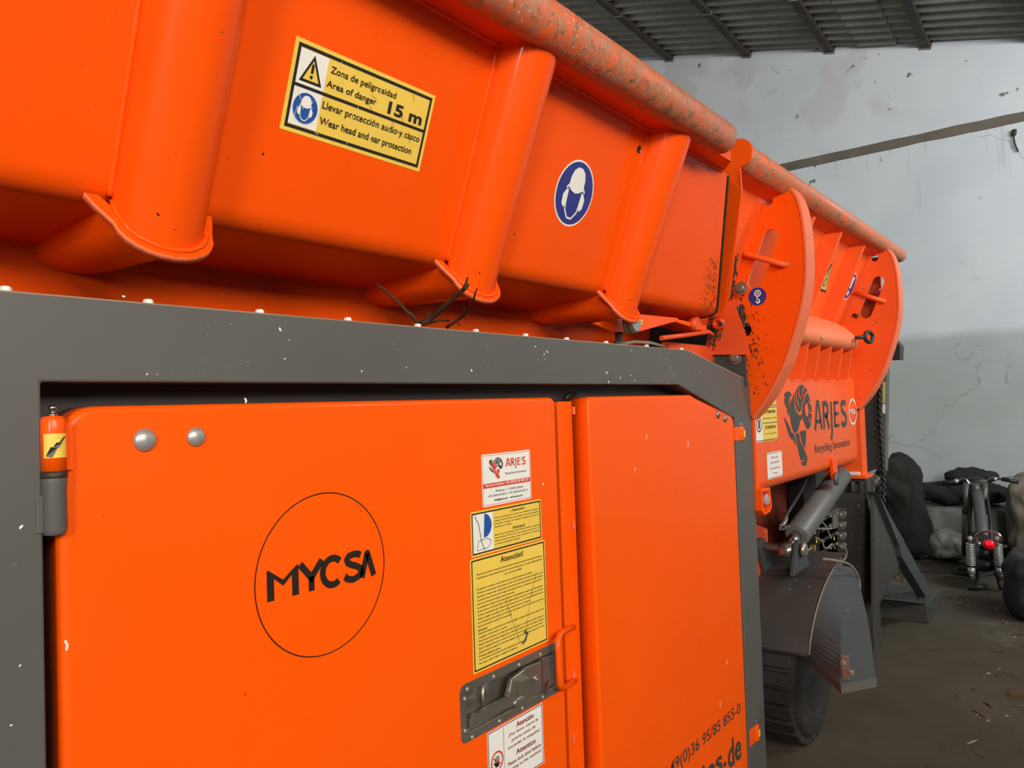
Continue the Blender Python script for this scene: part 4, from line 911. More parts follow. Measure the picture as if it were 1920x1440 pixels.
D = panel_decal(); a = pl(1417, 826); b = pl(1458, 820); v0 = (pl(1418, 831)[1]+pl(1458, 823)[1])/2; v1 = pl(1456, 729)[1]; u0, u1 = a[0], b[0]; W_, H_ = u1-u0, v1-v0; q = lambda a, b: (u0+a*W_, v0+b*H_)
D.rect(u0, v0, u1, v1, 'sy', 1); D.rect(*q(0, 0), *q(.30, .62), 'sw', 1.6); D.rect(*q(0, .015), *q(1, .03), 'sk', 2)
for b_ in (.34, .64, .68): D.rect(*q(.3, b_), *q(1, b_+.012), 'sk', 2)
D.text('DIESEL', *q(.10, .78), *q(.93, .88), 'sk', 2, .01); D.text('ATTENCION', *q(.40, .53), *q(.92, .59), 'sk', 2, .02); D.text('No mantener en el radio', *q(.34, .42), *q(.97, .455), 'sk', 2); D.text('ATTENTION', *q(.42, .23), *q(.90, .29), 'sk', 2, .02); D.text('Do not open the panel', *q(.40, .12), *q(.92, .155), 'sk', 2)
c = q(.15, .33); D.ring(c[0], c[1], .026, .034, 'smar', 2, 24); D.rect(c[0]-.010, c[1]-.018, c[0]+.010, c[1]+.020, 'sk', 2)
D.build('diesel_sticker', panel, 'yellow and white sticker ending in SEL')
D = panel_decal(); a = pl(1439, 895); b = pl(1467, 890); v0 = (pl(1441, 899)[1]+pl(1468, 892)[1])/2; v1 = (pl(1438, 849)[1]+pl(1466, 844)[1])/2; u0, u1 = a[0], b[0]; W_, H_ = u1-u0, v1-v0; q = lambda a, b: (u0+a*W_, v0+b*H_)
D.rect(u0, v0, u1, v1, 'sw', 1); D.rect(*q(0, .03), *q(1, .05), 'smar', 2); D.rect(*q(0, .95), *q(1, .97), 'smar', 2)
for t_, b_, c0, c1 in (('Paro de', .74, .28, .70), ('emergencia', .54, .2, .82), ('Emergency', .32, .18, .84), ('Stop', .13, .36, .68)): D.text(t_, *q(c0, b_), *q(c1, b_+.11), 'sr', 2)
D.build('emergency_stop_sticker', panel, 'small white sticker with red text')
# orange strip, corner post and foot flange beside the panel
mb = MB(); q0 = P(1419, 950, Y=1.19); mb.box((3.225, 1.19, q0.z), (3.245, 1.36, 1.70), 'orange'); mb.build('edge_strip', MC, .002)
mb = MB(); mb.box((5.06, 1.200, 1.105), (5.085, 1.42, 1.60), 'far_orange'); mb.box((5.085, 1.200, 1.105), (5.17, 1.215, 1.60), 'far_orange'); mb.build('corner_post', MC, .002)
mb = MB(); q0 = P(1570, 893, X=4.86); mb.box((5.04, 1.180, 1.085), (5.22, 1.42, 1.107), 'far_orange'); fl = mb.build('post_flange', MC, .003)
mb = MB(); q0 = P(1597, 886, X=5.06); mb.box((5.045, q0.y-.05, 1.107), (5.056, q0.y+.02, 1.127), 'sw'); mb.build('pale_block', fl, .003)
# ---------------- emergency stop in a bracket
bq = [P(*p, Y=1.17) for p in ((1428, 918), (1444, 914), (1448, 950), (1444, 960), (1434, 966), (1430, 958))]
u_ = [(q.x, q.z) for q in bq]; cxx = sum(a for a, b in u_)/6; czz = sum(b for a, b in u_)/6
est = plate([u_, [(cxx+(a-cxx)*.74, czz+(b-czz)*.80) for a, b in u_]], on_y(1.17), (0, .07, 0), 'stop_bracket', 'orange', MC, .002)
mb = MB(); mb.box((min(a for a, b in u_)+.01, 1.236, min(b for a, b in u_)+.01), (max(a for a, b in u_)-.01, 1.240, max(b for a, b in u_)-.01), 'orange'); mb.build('bracket_back', est)
q = P(1438, 937, Y=1.178); mb = MB(); mb.lathe((q.x, 1.235, q.z), (0, -1, 0), [(0, .014), (.045, .014), (.0451, .026), (.058, .026), (.064, .017)], 'knob', 20); mb.build('stop_button', est)
mb = MB(); mb.box((q.x-.05, 1.22, q.z-.04), (q.x-.04, 1.25, q.z-.02), 'brass'); mb.box((q.x-.05, 1.22, q.z+.02), (q.x-.04, 1.25, q.z+.03), 'brass'); mb.build('brass_clip', est)
# ---------------- chassis wall, cylinder, valve block
mb = MB(); mb.box((3.22, 1.56, .15), (5.1, 1.60, 1.25), 'shaded_red'); mb.build('chassis_wall', MC)
mb = MB(); mb.prism([Vector((3.26, 1.36, .70)), Vector((3.26, 1.36, .90)), Vector((3.26, 1.555, .96)), Vector((3.26, 1.555, .70))], (.55, 0, .05), 'rust_orange'); mb.build('chassis_step', MC, .004)
mb = MB(); mb.box((4.72, 1.46, .2), (4.98, 1.55, 1.16), 'black'); mb.build('cavity_shade_block', MC)  # solid black box standing in for the shade between chassis parts
CY = 1.22; ca = P(1476, 1028, Y=CY); cb_ = P(1575, 893, Y=CY)
cyl = empty('hydraulic_cylinder', ca, None, None); attach(cyl, MC)
ax = (cb_-ca); L0 = ax.length; ax.normalize()
mb = MB(); b0_ = ca+ax*.145; mb.lathe(b0_, ax, [(0, .050), (.008, .057), (.012, .060), (L0*.46, .060), (L0*.46+.001, .062), (L0*.46+.006, .062), (L0*.46+.007, .060), (L0-.145, .060)], 'cylgrey', 32); mb.build('barrel', cyl)
mb = MB(); mb.lathe(ca+ax*.02, ax, [(0, .028), (.16, .028)], 'chrome', 28); mb.build('piston_rod', cyl)
mb = MB(); mb.lathe(ca-Vector((0, 0, .01))+Vector((0, .032, 0)), (0, -1, 0), [(0, .034), (.064, .034)], 'latch', 24); mb.build('rod_eye', cyl)
mb = MB(); f0 = P(1464, 990, Y=CY-.02); f1 = P(1472, 976, Y=CY); mb.tube([P(1478, 988, Y=CY), f0, f1, P(1474, 965, Y=CY+.02)], .012, 'latch', 10); mb.build('hose_fitting', cyl)
mb = MB(); mb.tube([P(1474, 966, Y=CY+.02), P(1490, 940, Y=CY+.05), P(1505, 915, Y=CY+.08), P(1512, 895, Y=CY+.1)], .010, 'hose', 8); mb.build('supply_hose', cyl)
mb = MB(); q = P(1562, 895, Y=CY-.03); mb.prism([q+Vector((0, 0, .10)), q+Vector((.09, 0, .10)), q+Vector((.10, 0, -.03)), q+Vector((.06, 0, -.06)), q+Vector((.03, 0, -.04))], (0, .02, 0), 'orange'); mb.build('top_lug', MC, .003)
mb = MB(); q = P(1566, 898, Y=CY-.06); mb.lathe(q, (0, -1, 0), [(0, .035), (.012, .035), (.016, .02)], 'greymetal', 20); mb.build('top_pin', MC)
vb = empty('valve_block', P(1555, 1040, Y=1.30), None, None); attach(vb, MC)
YV = 1.30
for i in range(5):
    c0 = P(1524, 958+i*20, Y=YV); c1 = P(1562, 974+i*20, Y=YV)
    mb = MB(); mb.box((c0.x, YV-.03, c1.z), (c1.x, YV+.10, c0.z-.004), 'blackmetal')
    for t in (.12, .5, .86):
        mb.lathe((c0.x+(c1.x-c0.x)*t, YV-.03, (c0.z+c1.z)/2), (0, -1, 0), [(0, .013), (.012, .013), (.0121, .006), (.018, .006)], 'greymetal', 12)
    mb.build('valve_section', vb, .003)
for i in range(5):
    q = P(1570, 968+i*20, Y=YV-.03); mb = MB(); mb.tube([q, q+Vector((.075, -.005, 0))], .020, 'greymetal', 16); mb.tube([q+Vector((.075, -.005, 0)), q+Vector((.12, -.008, 0))], .025, 'hose', 16); mb.tube([q+Vector((.07, -.0048, 0)), q+Vector((.082, -.0055, 0))], .026, 'dirty_zinc', 16); mb.build('solenoid_coil', vb)
mb = MB(); a = P(1542, 966, Y=YV-.03); b = P(1572, 958, Y=YV-.03); mb.box((a.x, YV-.05, a.z), (b.x, YV+.08, b.z+.012), 'latch'); a = P(1560, 985, Y=YV-.03); mb.box((a.x, YV-.045, a.z-.02), (a.x+.08, YV+.02, b.z), 'latch'); mb.build('manifold', vb, .004)
mb = MB(); mb.tube([P(1550, 962, Y=YV), P(1550, 950, Y=YV)], .011, 'dirty_zinc', 12); mb.tube([P(1541, 947, Y=YV), P(1550, 946, Y=YV), P(1560, 948, Y=YV), P(1565, 955, Y=YV), P(1566, 962, Y=YV)], .010, 'zinc', 12); mb.build('steel_pipe', vb)
for pts in (((1527, 974), (1540, 978), (1550, 990), (1558, 1010)), ((1525, 994), (1535, 991), (1548, 992), (1560, 991)), ((1530, 1008), (1541, 1015), (1545, 1026), (1552, 1027), (1560, 1020), (1566, 1030)), ((1521, 993), (1511, 1010), (1510, 1035), (1503, 1048)),
            ((1522, 1027), (1512, 1035), (1507, 1050)), ((1576, 1024), (1586, 1030), (1586, 1045), (1572, 1056)), ((1530, 1042), (1540, 1042), (1545, 1056))):
    mb = MB(); mb.tube([Vector(p) for p in [P(*p, Y=YV-.075) for p in [(a_, b_) for a_, b_ in smooth(list(pts), 4)]]], .0048, 'wire', 8); mb.build('cable', vb)
for px, py in ((1531, 1014), (1564, 1009), (1566, 1042)):
    q = P(px, py, Y=YV-.085); D = Decal(q, DX, DZ, .0005); D.poly([(-.013, -.010), (.013, -.010), (0, .014)], 'sy', 1); D.build('warning_tag', vb, 'tiny yellow warning triangle')
for px, py in ((1526, 995), (1526, 1028)):
    q = P(px, py, Y=YV-.05); mb = MB(); mb.box(q+Vector((-.008, -.01, -.018)), q+Vector((.008, .02, .018)), 'brass'); mb.build('brass_fitting', vb, .002)
# ---------------- fender over the wheel
fen = empty('wheel_fender', (3.8, 1.3, .5), None, None); attach(fen, MC)
FY0 = 1.05; arcF = [(3.376, .498)]+[(P(px, py, Y=FY0).x, P(px, py, Y=FY0).z) for px, py in ((1520, 1200), (1525, 1170), (1535, 1130), (1550, 1090), (1562, 1068))]+[(3.90, .815), (4.02, .82), (4.12, .80)]
arcF = smooth(arcF, 4); mb = MB(); FY1 = 1.47
mb.grid([[Vector((x, FY0, z)) for x, z in arcF], [Vector((x, FY1, z)) for x, z in arcF]], 'grey2', True); mb.grid([[Vector((x+.012, FY0, z-.012)) for x, z in arcF], [Vector((x+.012, FY1, z-.012)) for x, z in arcF]], 'grey2', True)
mb.build('curved_sheet', fen)
weld([Vector((x-.001, FY0, z+.001)) for x, z in arcF[:22]], .0035, fen, 'wire', 'weld_bead', 8)
i9 = 17; a = Vector((arcF[i9][0], FY0, arcF[i9][1])); mb = MB(); mb.box((a.x-.012, FY0, a.z-.012), (a.x+.008, FY1, a.z+.010), 'gasket'); mb.build('cross_bar', fen)
bot = .475
A0 = Vector((3.376, FY0, bot+.02)); A1 = Vector((3.165, .872, bot)); A2 = Vector((3.31, .775, bot)); T0 = Vector((4.00, FY0, .822)); T1 = Vector((4.02, FY0-.06, .818))
crease_top = P(1578, 1060, X=3.86); crz = P(1580, 1061, Y=1.03); rt = P(1602, 1065, Y=1.0)
mb = MB(); left = [Vector((x, FY0, z)) for x, z in arcF[:26]]; n = len(left)
rows = [left, [A1.lerp(crz, (i/(n-1))) for i in range(n)]]
mb.grid(rows, 'grey_blue', False)
right = []
for i in range(n):
    t = i/(n-1); b_ = A2.lerp(rt, t); b_ += Vector((.01, -.010, .005))*math.sin(math.pi*t); right.append(b_)
mb.grid([rows[1], right], 'grey_blue', False)
mb.build('side_cheek', fen, .002)
mb = MB(); lipv = Vector((0, 0, -.035)); loop = [A0, A1, A2]
for a, b in ((A0, A1), (A1, A2)): mb.prism([a+Vector((-.008, -.006, 0)), b+Vector((-.008, -.006, 0)), b+lipv+Vector((-.008, -.006, 0)), a+lipv+Vector((-.008, -.006, 0))], Vector((.018, .014, 0)), 'grey')
mb.build('bottom_lip', fen, .001)
mb = MB(); mb.prism([A2+Vector((0, 0, -.035)), A2+Vector((.5, .10, -.035)), A2+Vector((.5, .1, 0)), A2], (.0, .012, 0), 'grey2'); mb.build('rear_lip', fen)
q = A1.lerp(crz, .06).lerp(A2, .10)+Vector((-.012, -.012, .01)); mb = MB(); mb.box(q+Vector((-.006, -.014, -.02)), q+Vector((.010, .014, .075)), 'latch'); hb = mb.build('lock_tab', fen, .003)
hexbolt(q+Vector((-.006, .004, .045)), (-1, -.6, 0), .010, hb); hexbolt(q+Vector((-.004, -.022, .012)), (-1, -.6, 0), .009, hb)
for yy in (1.16, 1.335):
    a = P(1472, 1080, Y=yy) if yy < 1.2 else P(1440, 1075, Y=yy); top = Vector((ca.x, yy, ca.z))
    mb = MB(); mb.prism([P(1489 if yy < 1.2 else 1438, 1081, Y=yy), Vector((ca.x-.045, yy, ca.z)), Vector((ca.x-.02, yy, ca.z+.04)), Vector((ca.x+.03, yy, ca.z+.035)), Vector((ca.x+.10, yy, .85)), Vector((3.80, yy, .79))], (0, .022, 0), 'grey_blue'); mb.build('cylinder_lug', fen, .004)
mb = MB(); mb.lathe(Vector((ca.x, 1.13, ca.z)), (0, 1, 0), [(0, .024), (.01, .034), (.02, .034), (.021, .020), (.27, .020), (.29, .012)], 'latch', 20); mb.build('pivot_pin', fen)
mb = MB(); cp = [(1545, 1048), (1570, 1052), (1592, 1058), (1606, 1074), (1612, 1095), (1610, 1118)]
mb.tube([P(x, y, Y=.97) for x, y in smooth(cp, 4)], .0055, 'wire', 8); mb.build('loose_cable', fen)
mb = MB()
for (px, py) in ((1485, 1141), (1478, 1199), (1505, 1200), (1494, 1073), (1512, 1162), (1460, 1092), (1520, 1136), (1443, 1148)):
    pass
# ---------------- wheel
whl = empty('wheel', (3.78, 1.36, 0), None, None); attach(whl, MC)
WXc, WR, wy0, wy1 = 3.70, .330, 1.13, 1.46
mb = MB(); mb.lathe((WXc, wy0, WR), (0, 1, 0), [(0, .185), (-.006, .20), (-.010, .24), (-.004, .28), (.012, .296), (.03, .306), (wy1-wy0-.03, .306), (wy1-wy0, .296), (wy1-wy0, .19)], 'rubber', 64)
for i in range(26):
    a = 2*math.pi*i/26
    for side in (0, 1):
        a2 = a + side*math.pi/26; Rm = Matrix.Rotation(a2, 4, 'Y'); T = Matrix.Translation((WXc, 0, WR)); y0 = wy0+.012 if side == 0 else (wy0+wy1)/2+.01; y1 = (wy0+wy1)/2-.01 if side == 0 else wy1-.012
        mb.box((-.029, y0, .300), (.029, y1, WR), 'rubber', T @ Rm)
tyre = mb.build('tyre', whl, .004)
mb = MB(); mb.lathe((WXc, wy0+.02, WR), (0, -1, 0), [(0, .19), (.015, .185), (.0, .168), (-.03, .155), (-.03, .07), (.0, .065), (.012, .05)], 'grey2', 48); rim = mb.build('rim', whl)
for i in range(8): a = 2*math.pi*i/8; hexbolt((WXc+.10*math.cos(a), wy0+.05, WR+.10*math.sin(a)), (0, -1, 0), .011, rim, 'dirty_zinc', 'wheel_nut')
# ---------------- support column and outrigger frame
col_ = empty('support_column', (5.02, 1.24, 0), None, None); attach(col_, MC)
a, b = yz(1583, 903, 5.1), yz(1612, 925, 5.1)
plate([rrect(1.205, 0, 1.385, 1.085, .004, 2), [(a[0], a[1]), (a[0], b[1]), (b[0], b[1]), (b[0], a[1])]], lambda u, v: Vector((5.1, u, v)), (.012, 0, 0), 'front_face', 'grey2', col_)
mb = MB(); mb.box((5.1, 1.188, 0), (5.28, 1.205, 1.085), 'grey2'); mb.build('side_face', col_, .003)
mb = MB(); mb.box((5.16, 1.21, .93), (5.17, 1.38, 1.08), 'black'); q = P(1602, 912, X=5.13); mb.box((5.13, q.y-.045, q.z-.035), (5.15, q.y+.02, q.z+.015), 'greymetal'); mb.lathe((5.13, q.y+.005, q.z+.03), (-1, 0, 0), [(0, .015), (.01, .015)], 'zinc', 12); mb.build('lifting_eye', col_)
og = empty('outrigger_leg', (5.9, 1.2, 0), None, None); attach(og, MC)
gp = [(P(x, y, Y=1.12).x, P(x, y, Y=1.12).z) for x, y in ((1638, 900), (1642, 925), (1695, 1012), (1689, 1052), (1644, 1142), (1640, 1150))]
plate([gp], on_y(1.12), (0, .018, 0), 'gusset', 'grey2', og, .002)
sp_ = [(P(x, y, Y=1.10).x, P(x, y, Y=1.10).z) for x, y in ((1642, 922), (1743, 1108), (1735, 1122), (1688, 1045), (1684, 1025))]
plate([sp_], on_y(1.09), (0, .06, 0), 'diagonal_strut', 'grey_blue', og, .002)
mb = MB(); mb.box((5.98, 1.04, 0.0), (6.5, 1.43, .13), 'grey2'); mb.build('skid_foot', og, .006)
mb = MB(); mb.prism([Vector((5.15, 1.38, .30)), Vector((5.15, 1.14, .34)), Vector((6.0, 1.05, .13)), Vector((6.0, 1.43, .13))], (0, 0, .012), 'grey2'); mb.build('base_plate', og)
mb = MB(); mb.box((5.12, 1.36, .05), (6.3, 1.39, .60), 'gasket'); mb.build('rear_plate', og)
# grey conveyor head plate with its strip and buffer behind the far wing
cv = empty('conveyor_head', (5.45, 1.2, 1.1), None, None); attach(cv, MC)
XC = 5.4; f = lambda px, py: Vector((XC, *yz(px, py, XC)))
mb = MB(); mb.prism([f(1600, 640), f(1649, 640), f(1649, 880), f(1640, 880), f(1622, 888), f(1600, 892)], (.03, 0, 0), 'grey2'); mb.build('cover_plate', cv, .002)
mb = MB(); mb.prism([f(1650, 640), f(1664, 640), f(1660, 884), f(1651, 884)], (.08, 0, 0), 'grey'); st_ = mb.build('upright_strip', cv, .002)
mb = MB(); o = Vector((-.003, 0, 0)); mb.add([f(1655.5, 716)+o, f(1661, 716)+o, f(1660.5, 756)+o, f(1655, 756)+o], [(0, 1, 2, 3)], 'syf'); mb.add([f(1655, 758)+o, f(1660.5, 758)+o, f(1660, 776)+o, f(1655, 774)+o], [(0, 1, 2, 3)], 'sw'); mb.build('strip_label', st_, 0, 'faded yellow and white label')
mb = MB(); mb.prism([f(1660, 632), f(1681, 638), f(1689, 648), f(1688, 674), f(1670, 675), f(1660, 668)], (.10, 0, 0), 'blackmetal'); mb.build('buffer_block', cv, .004)
mb = MB(); mb.tube([f(1630, 892), f(1626, 925), f(1634, 958)], .035, 'greymetal', 12); mb.tube([f(1645, 898), f(1650, 930), f(1642, 955)], .028, 'blackmetal', 12); mb.ball(f(1640, 905), .05, 'greymetal', (.8, 1, 1)); mb.ball(f(1636, 945), .04, 'dirty_zinc', (.8, 1, 1)); mb.prism([f(1632, 955), f(1645, 950), f(1644, 990), f(1634, 975)], (.05, 0, 0), 'grey_blue'); mb.build('tensioner', cv)
mb = MB(); mb.ball(f(1646, 911), .006, 'green'); mb.build('green_plug', cv)
# ---------------- brackets in the gap above the frame
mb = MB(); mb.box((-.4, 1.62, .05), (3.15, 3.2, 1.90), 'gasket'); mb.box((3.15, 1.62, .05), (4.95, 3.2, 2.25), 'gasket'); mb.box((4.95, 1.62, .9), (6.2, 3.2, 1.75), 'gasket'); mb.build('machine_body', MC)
mb = MB()
for px, py, l in ((1163, 708, .006), (1190, 714, .005), (1183, 704, .005), (1138, 699, .008), (1141, 716, .007), (525, 618, .006), (1250, 672, .004), (1258, 690, .005), (1263, 704, .004), (884, 695, .006), (678, 696, .004), (762, 689, .003), (1026, 660, .006), (1020, 664, .005), (1022, 674, .003), (1004, 650, .005), (39, 988, .005), (37, 1248, .003), (21, 1360, .003), (232, 556, .004)):
    q = P(px, py, Y=YF-.0005); a_ = rg.uniform(0, 3); u_ = Vector((math.cos(a_), 0, math.sin(a_)))*l*.7; v_ = Vector((-math.sin(a_), 0, math.cos(a_)))*l*.35
    mb.add([q-u_-v_, q-u_*.3+v_, q+u_*.9+v_*.6, q+u_-v_*.7, q-v_*1.2], [(0, 1, 2, 3, 4)], 'sw')
tag(mb.build('paint_chips', frame), kind='stuff')
gap = empty('hinge_bracket', (2.9, 1.4, 1.75), None, None); attach(gap, MC)
hh_ = P(1188, 606, Y=1.19)
mb = MB(); mb.prism([P(*p, Y=1.24) for p in ((1112, 606), (1190, 588), (1272, 596), (1270, 602), (1195, 623), (1150, 622))], (0, .012, 0), 'orange'); mb.build('wedge_plate', gap, .002)
mb = MB(); mb.prism([P(*p, Y=1.26) for p in ((1270, 598), (1325, 610), (1325, 622), (1268, 604))], (0, .1, 0), 'orange'); mb.build('folded_plate', gap, .002)
mb = MB(); mb.lathe((hh_.x, 1.215, hh_.z), (0, -1, 0), [(0, .030), (.006, .032), (.012, .032), (.0121, .028), (.018, .028), (.0181, .031), (.034, .031), (.037, .026)], 'steel', 28); mb.build('clamp_cap', gap)
mb = MB(); q = P(1160, 625, Y=1.27); mb.lathe((q.x, 1.27, 1.77), (0, 0, 1), [(0, .018), (.035, .018), (.0351, .012), (.07, .012)], 'greymetal', 14); mb.build('mount_stud', gap)
mb = MB(); D = Decal((0, 1.2388, 0), DX, DZ, .0004); a, b = P(1199, 608, Y=1.24), P(1204, 600, Y=1.24); D.rect(a.x, a.z, b.x, b.z, 'sy', 1); D.stroke([(a.x, b.z-.004), (b.x, a.z+.004)], .003, 'sk', 2); D.build('grease_label', gap)
mb = MB(); q = P(1213, 640, Y=1.42); mb.ball((q.x, 1.42, 1.74), .075, 'green', (1.6, .8, .9)); mb.build('green_cover', gap)
mb = MB(); mb.tube([P(1165, 645, Y=1.27), P(1190, 641, Y=1.27), P(1220, 643, Y=1.27), P(1245, 650, Y=1.27)], .006, 'wire', 8); mb.build('cable', gap)
mb = MB(); mb.box((P(1245, 640, Y=1.35).x, 1.33, 1.6), (3.25, 1.36, 1.83), 'rust_orange'); mb.build('cross_member', gap)
mb = MB(); mb.tube([P(1240, 634, Y=1.26), P(1290, 628, Y=1.26), P(1328, 622, Y=1.26), P(1336, 628, Y=1.26)], .009, 'rust_orange', 8); mb.build('guide_rod', gap)
mb = MB(); a = P(1318, 606, Y=1.22); mb.lathe(a+Vector((0, .05, -.0)), (0, -1, 0), [(0, .026), (.03, .026)], 'rust_orange', 18); mb.build('pivot_boss', gap); mb = MB(); c2 = P(1350, 607, X=3.05); mb.lathe(c2+Vector((0, 0, 0)), (-1, 0, 0), [(0, .024), (.03, .024), (.0301, .010), (.02, .010)], 'rust_orange', 18); mb.build('pivot_boss', gap)
mb = MB(); c2 = P(1352, 607, X=3.0); mb.ball(c2, .009, 'grime'); rg = random.Random(11)
for i in range(260): mb.ball(P(1337+rg.gauss(0, 5), 618+rg.gauss(0, 13), X=3.09), rg.uniform(.001, .006), 'grime', (1, .6, 1.3), 4)
tag(mb.build('grease_clump', gap), kind='stuff')
mb = MB(); mb.prism([P(*p, X=3.14) for p in ((1333, 590), (1372, 560), (1400, 640), (1400, 665), (1320, 665), (1325, 640))], (.02, 0, 0), 'rust_orange'); mb.build('back_plate', gap)
# dark triangular gusset between frame and feed section
XG = 3.16; mb = MB(); mb.prism([P(*p, X=XG) for p in ((1305, 662), (1396, 655), (1401, 724), (1391, 720))], (.012, 0, 0), 'grey2'); gs = mb.build('corner_gusset', MC, .001)
hexbolt(P(1379, 671, X=XG-.001), (-1, 0, 0), .020, gs)

# ================================================================== LOOSE THINGS
def twig(name, pts, r, label, Y=1.24, extra=()):
    mb = MB(); P3 = [P(px, py, Y=Y+dy) for px, py, dy in pts]; n = len(P3)
    out = []; rs = []; rr = random.Random(len(pts)*7)
    for i in range(n-1):
        for k in range(4):
            t = k/4; p = P3[i].lerp(P3[i+1], t)+Vector([rr.uniform(-.0012, .0012) for _ in range(3)]); out.append(p); rs.append(r*(1-.55*(i+t)/(n-1))*rr.uniform(.88, 1.15))
    out.append(P3[-1]); rs.append(r*.4); mb.tube(out, rs, 'bark', 8)
    for b in extra:
        q = [P(px, py, Y=Y+dy) for px, py, dy in b]; mb.tube(q, [r*.55]+[r*.35]*(len(q)-1), 'bark', 7)
    return tag(mb.build(name), label, 'twig', 'twigs lying on the machine frame')
twig('dry_twig', [(786, 606, .02), (770, 590, .02), (745, 565, .04), (722, 545, .05), (706, 531, .06)], .0050, 'thin brown twig leaning left from the frame top bolts')
twig('dry_twig', [(790, 608, .01), (806, 598, -.01), (830, 577, -.06), (855, 555, -.11), (872, 540, -.145), (878, 533, -.155)], .0078, 'thick forked brown twig leaning right in front of the rib', extra=[[(868, 543, -.14), (874, 530, -.15), (877, 520, -.155)], [(797, 603, 0), (801, 592, .0), (806, 585, 0)], [(800, 606, 0), (825, 600, .02), (842, 602, .03)]])
twig('dry_twig', [(838, 614, .01), (862, 597, -.03), (876, 582, -.07), (885, 567, -.11), (895, 541, -.155)], .0042, 'thin twig with short side shoots, rightmost on the frame top', extra=[[(868, 591, -.045), (873, 598, -.04)], [(856, 602, -.02), (862, 611, -.02)], [(873, 586, -.06), (870, 578, -.06)]])
# chain hanging beside the conveyor
mb = MB(); c0 = P(1648, 715, X=5.33); c1 = P(1655, 975, X=5.33); n = 44
for i in range(n):
    t = i/(n-1); c = c0.lerp(c1, t)+Vector((0, math.sin(t*7)*.006, 0)); lr = (c0-c1).length/n*.78; ring_ = []
    for j in range(12):
        a = 2*math.pi*j/12; u_ = math.cos(a)*.016; v_ = math.sin(a)*lr*1.0
        ring_.append(c+(Vector((0, u_, v_)) if i % 2 else Vector((u_*.9, u_*.45, v_))))
    mb.tube(ring_, .0060, 'blackmetal', 6, closed=True)
tag(mb.build('chain'), 'black link chain hanging down beside the grey conveyor strip', 'chain')

# ================================================================== BACKGROUND THINGS
def blob(name, c, half, m, amp=.1, fr=2.0, e=.6, seed=0, n=80, folds=0., bottom=True):
    """lumpy filled sack or heap: superellipsoid pushed about by noise, flat underneath"""
    mb = MB(); rows = []; sd = Vector((seed*13.1, seed*7.7, seed*3.3))
    def pw(x): return math.copysign(abs(x)**e, x)
    for i in range(n+1):
        th = math.pi*i/n; row = []
        for j in range(2*n):
            ph = math.pi*j/n
            v = Vector((pw(math.sin(th))*pw(math.cos(ph)), pw(math.sin(th))*pw(math.sin(ph)), pw(math.cos(th))))
            p = Vector((v.x*half[0], v.y*half[1], v.z*half[2]))
            nz_ = noise.fractal(p*fr+sd, 1.0, 2.2, 5)
            f_ = folds*math.sin((p.y*9+p.x*4+noise.noise(p*3+sd)*3))*.5
            f_ += .018*noise.noise(p*11+sd)+.016*abs(noise.noise(p*6-sd))
            p += v.normalized()*(nz_*amp+f_)
            p.z = max(p.z+half[2], 0) if bottom else p.z+half[2]
            row.append(Vector(c)+p)
        rows.append(row)
    mb.grid(rows, m, True, True); return mb.build(name)
def gb(px0, px1, ptop, X, pbot=None):
    a = P(px0, ptop, X=X); b = P(px1, ptop, X=X); z = a.z; return (X, (a.y+b.y)/2, 0), abs(a.y-b.y)/2, z/2
def place(name, px0, px1, ptop, X, dx, m, label, cat, z0=0, group=None, **k):
    c, hy, hz = gb(px0, px1, ptop, X); o = blob(name, (c[0], c[1], z0), (dx, hy, hz-z0/2), m, **k); return tag(o, label, cat, group)
place('black_sack', 1652, 1730, 868, 8.34, .26, 'cloth', 'tall black cloth bundle standing right of the conveyor', 'bundle', amp=.12, fr=2.6, e=.5, seed=1, folds=.03)
place('bulk_bag', 1738, 1900, 940, 8.98, .34, 'sack', 'white woven bulk bag standing behind the motorcycle under black cloth', 'bag', amp=.035, fr=1.5, e=.28, seed=4, folds=.012)
place('bulk_bag', 1746, 1815, 998, 8.36, .17, 'sack', 'low slumped white sack on the floor left of the motorcycle', 'bag', amp=.06, fr=2.5, e=.6, seed=6, folds=.02)
c, hy, hz = gb(1722, 1890, 905, 8.95); zb_c = P(1800, 941, X=8.95).z
tag(blob('cloth_heap', (8.98, c[1], zb_c), (.36, hy, (2*hz-zb_c)/2), 'cloth', amp=.06, fr=5.0, e=.7, seed=9, folds=.02), 'heap of black cloth lying on top of the white bulk bag', 'cloth')
c2, hy2, hz2 = gb(1768, 1868, 880, 8.98)
tag(blob('cloth_heap', (9.0, c2[1], 2*hz+.02), (.30, hy2, (2*hz2-2*hz-.02)/2), 'cloth', amp=.05, fr=6.0, e=.9, seed=12, folds=.02), 'rounded black cloth mound highest on the heap behind the handlebar', 'cloth')
c3, hy3, hz3 = gb(1889, 1990, 880, 8.35)
tag(blob('tarpaulin_bundle', (8.35, c3[1], 0), (.34, hy3, hz3), 'tan_sack', amp=.10, fr=1.3, e=.6, seed=15, folds=.03), 'beige tarpaulin bundle at the right edge, taller than the bulk bag', 'bundle')
c5 = P(1905, 1168, Z=0); t5 = P(1905, 1042, X=c5.x)
tag(blob('black_drum', (c5.x+.25, c5.y-.22, 0), (.27, .30, t5.z/2), 'hose', amp=.012, fr=2, e=.45, seed=21), 'black rounded plastic tub cut off by the right picture edge', 'tub')
# board lying at the right edge
w0 = P(1892, 1306, Z=0); mb = MB(); mb.prism([w0, w0+Vector((.05, -.03, 0)), w0+Vector((.20, -.45, 0)), w0+Vector((.13, -.47, 0))], (0, 0, .028), 'wood')
tag(mb.build('wooden_board', None, .003), 'short rough brown board lying on the floor at the right edge', 'board')
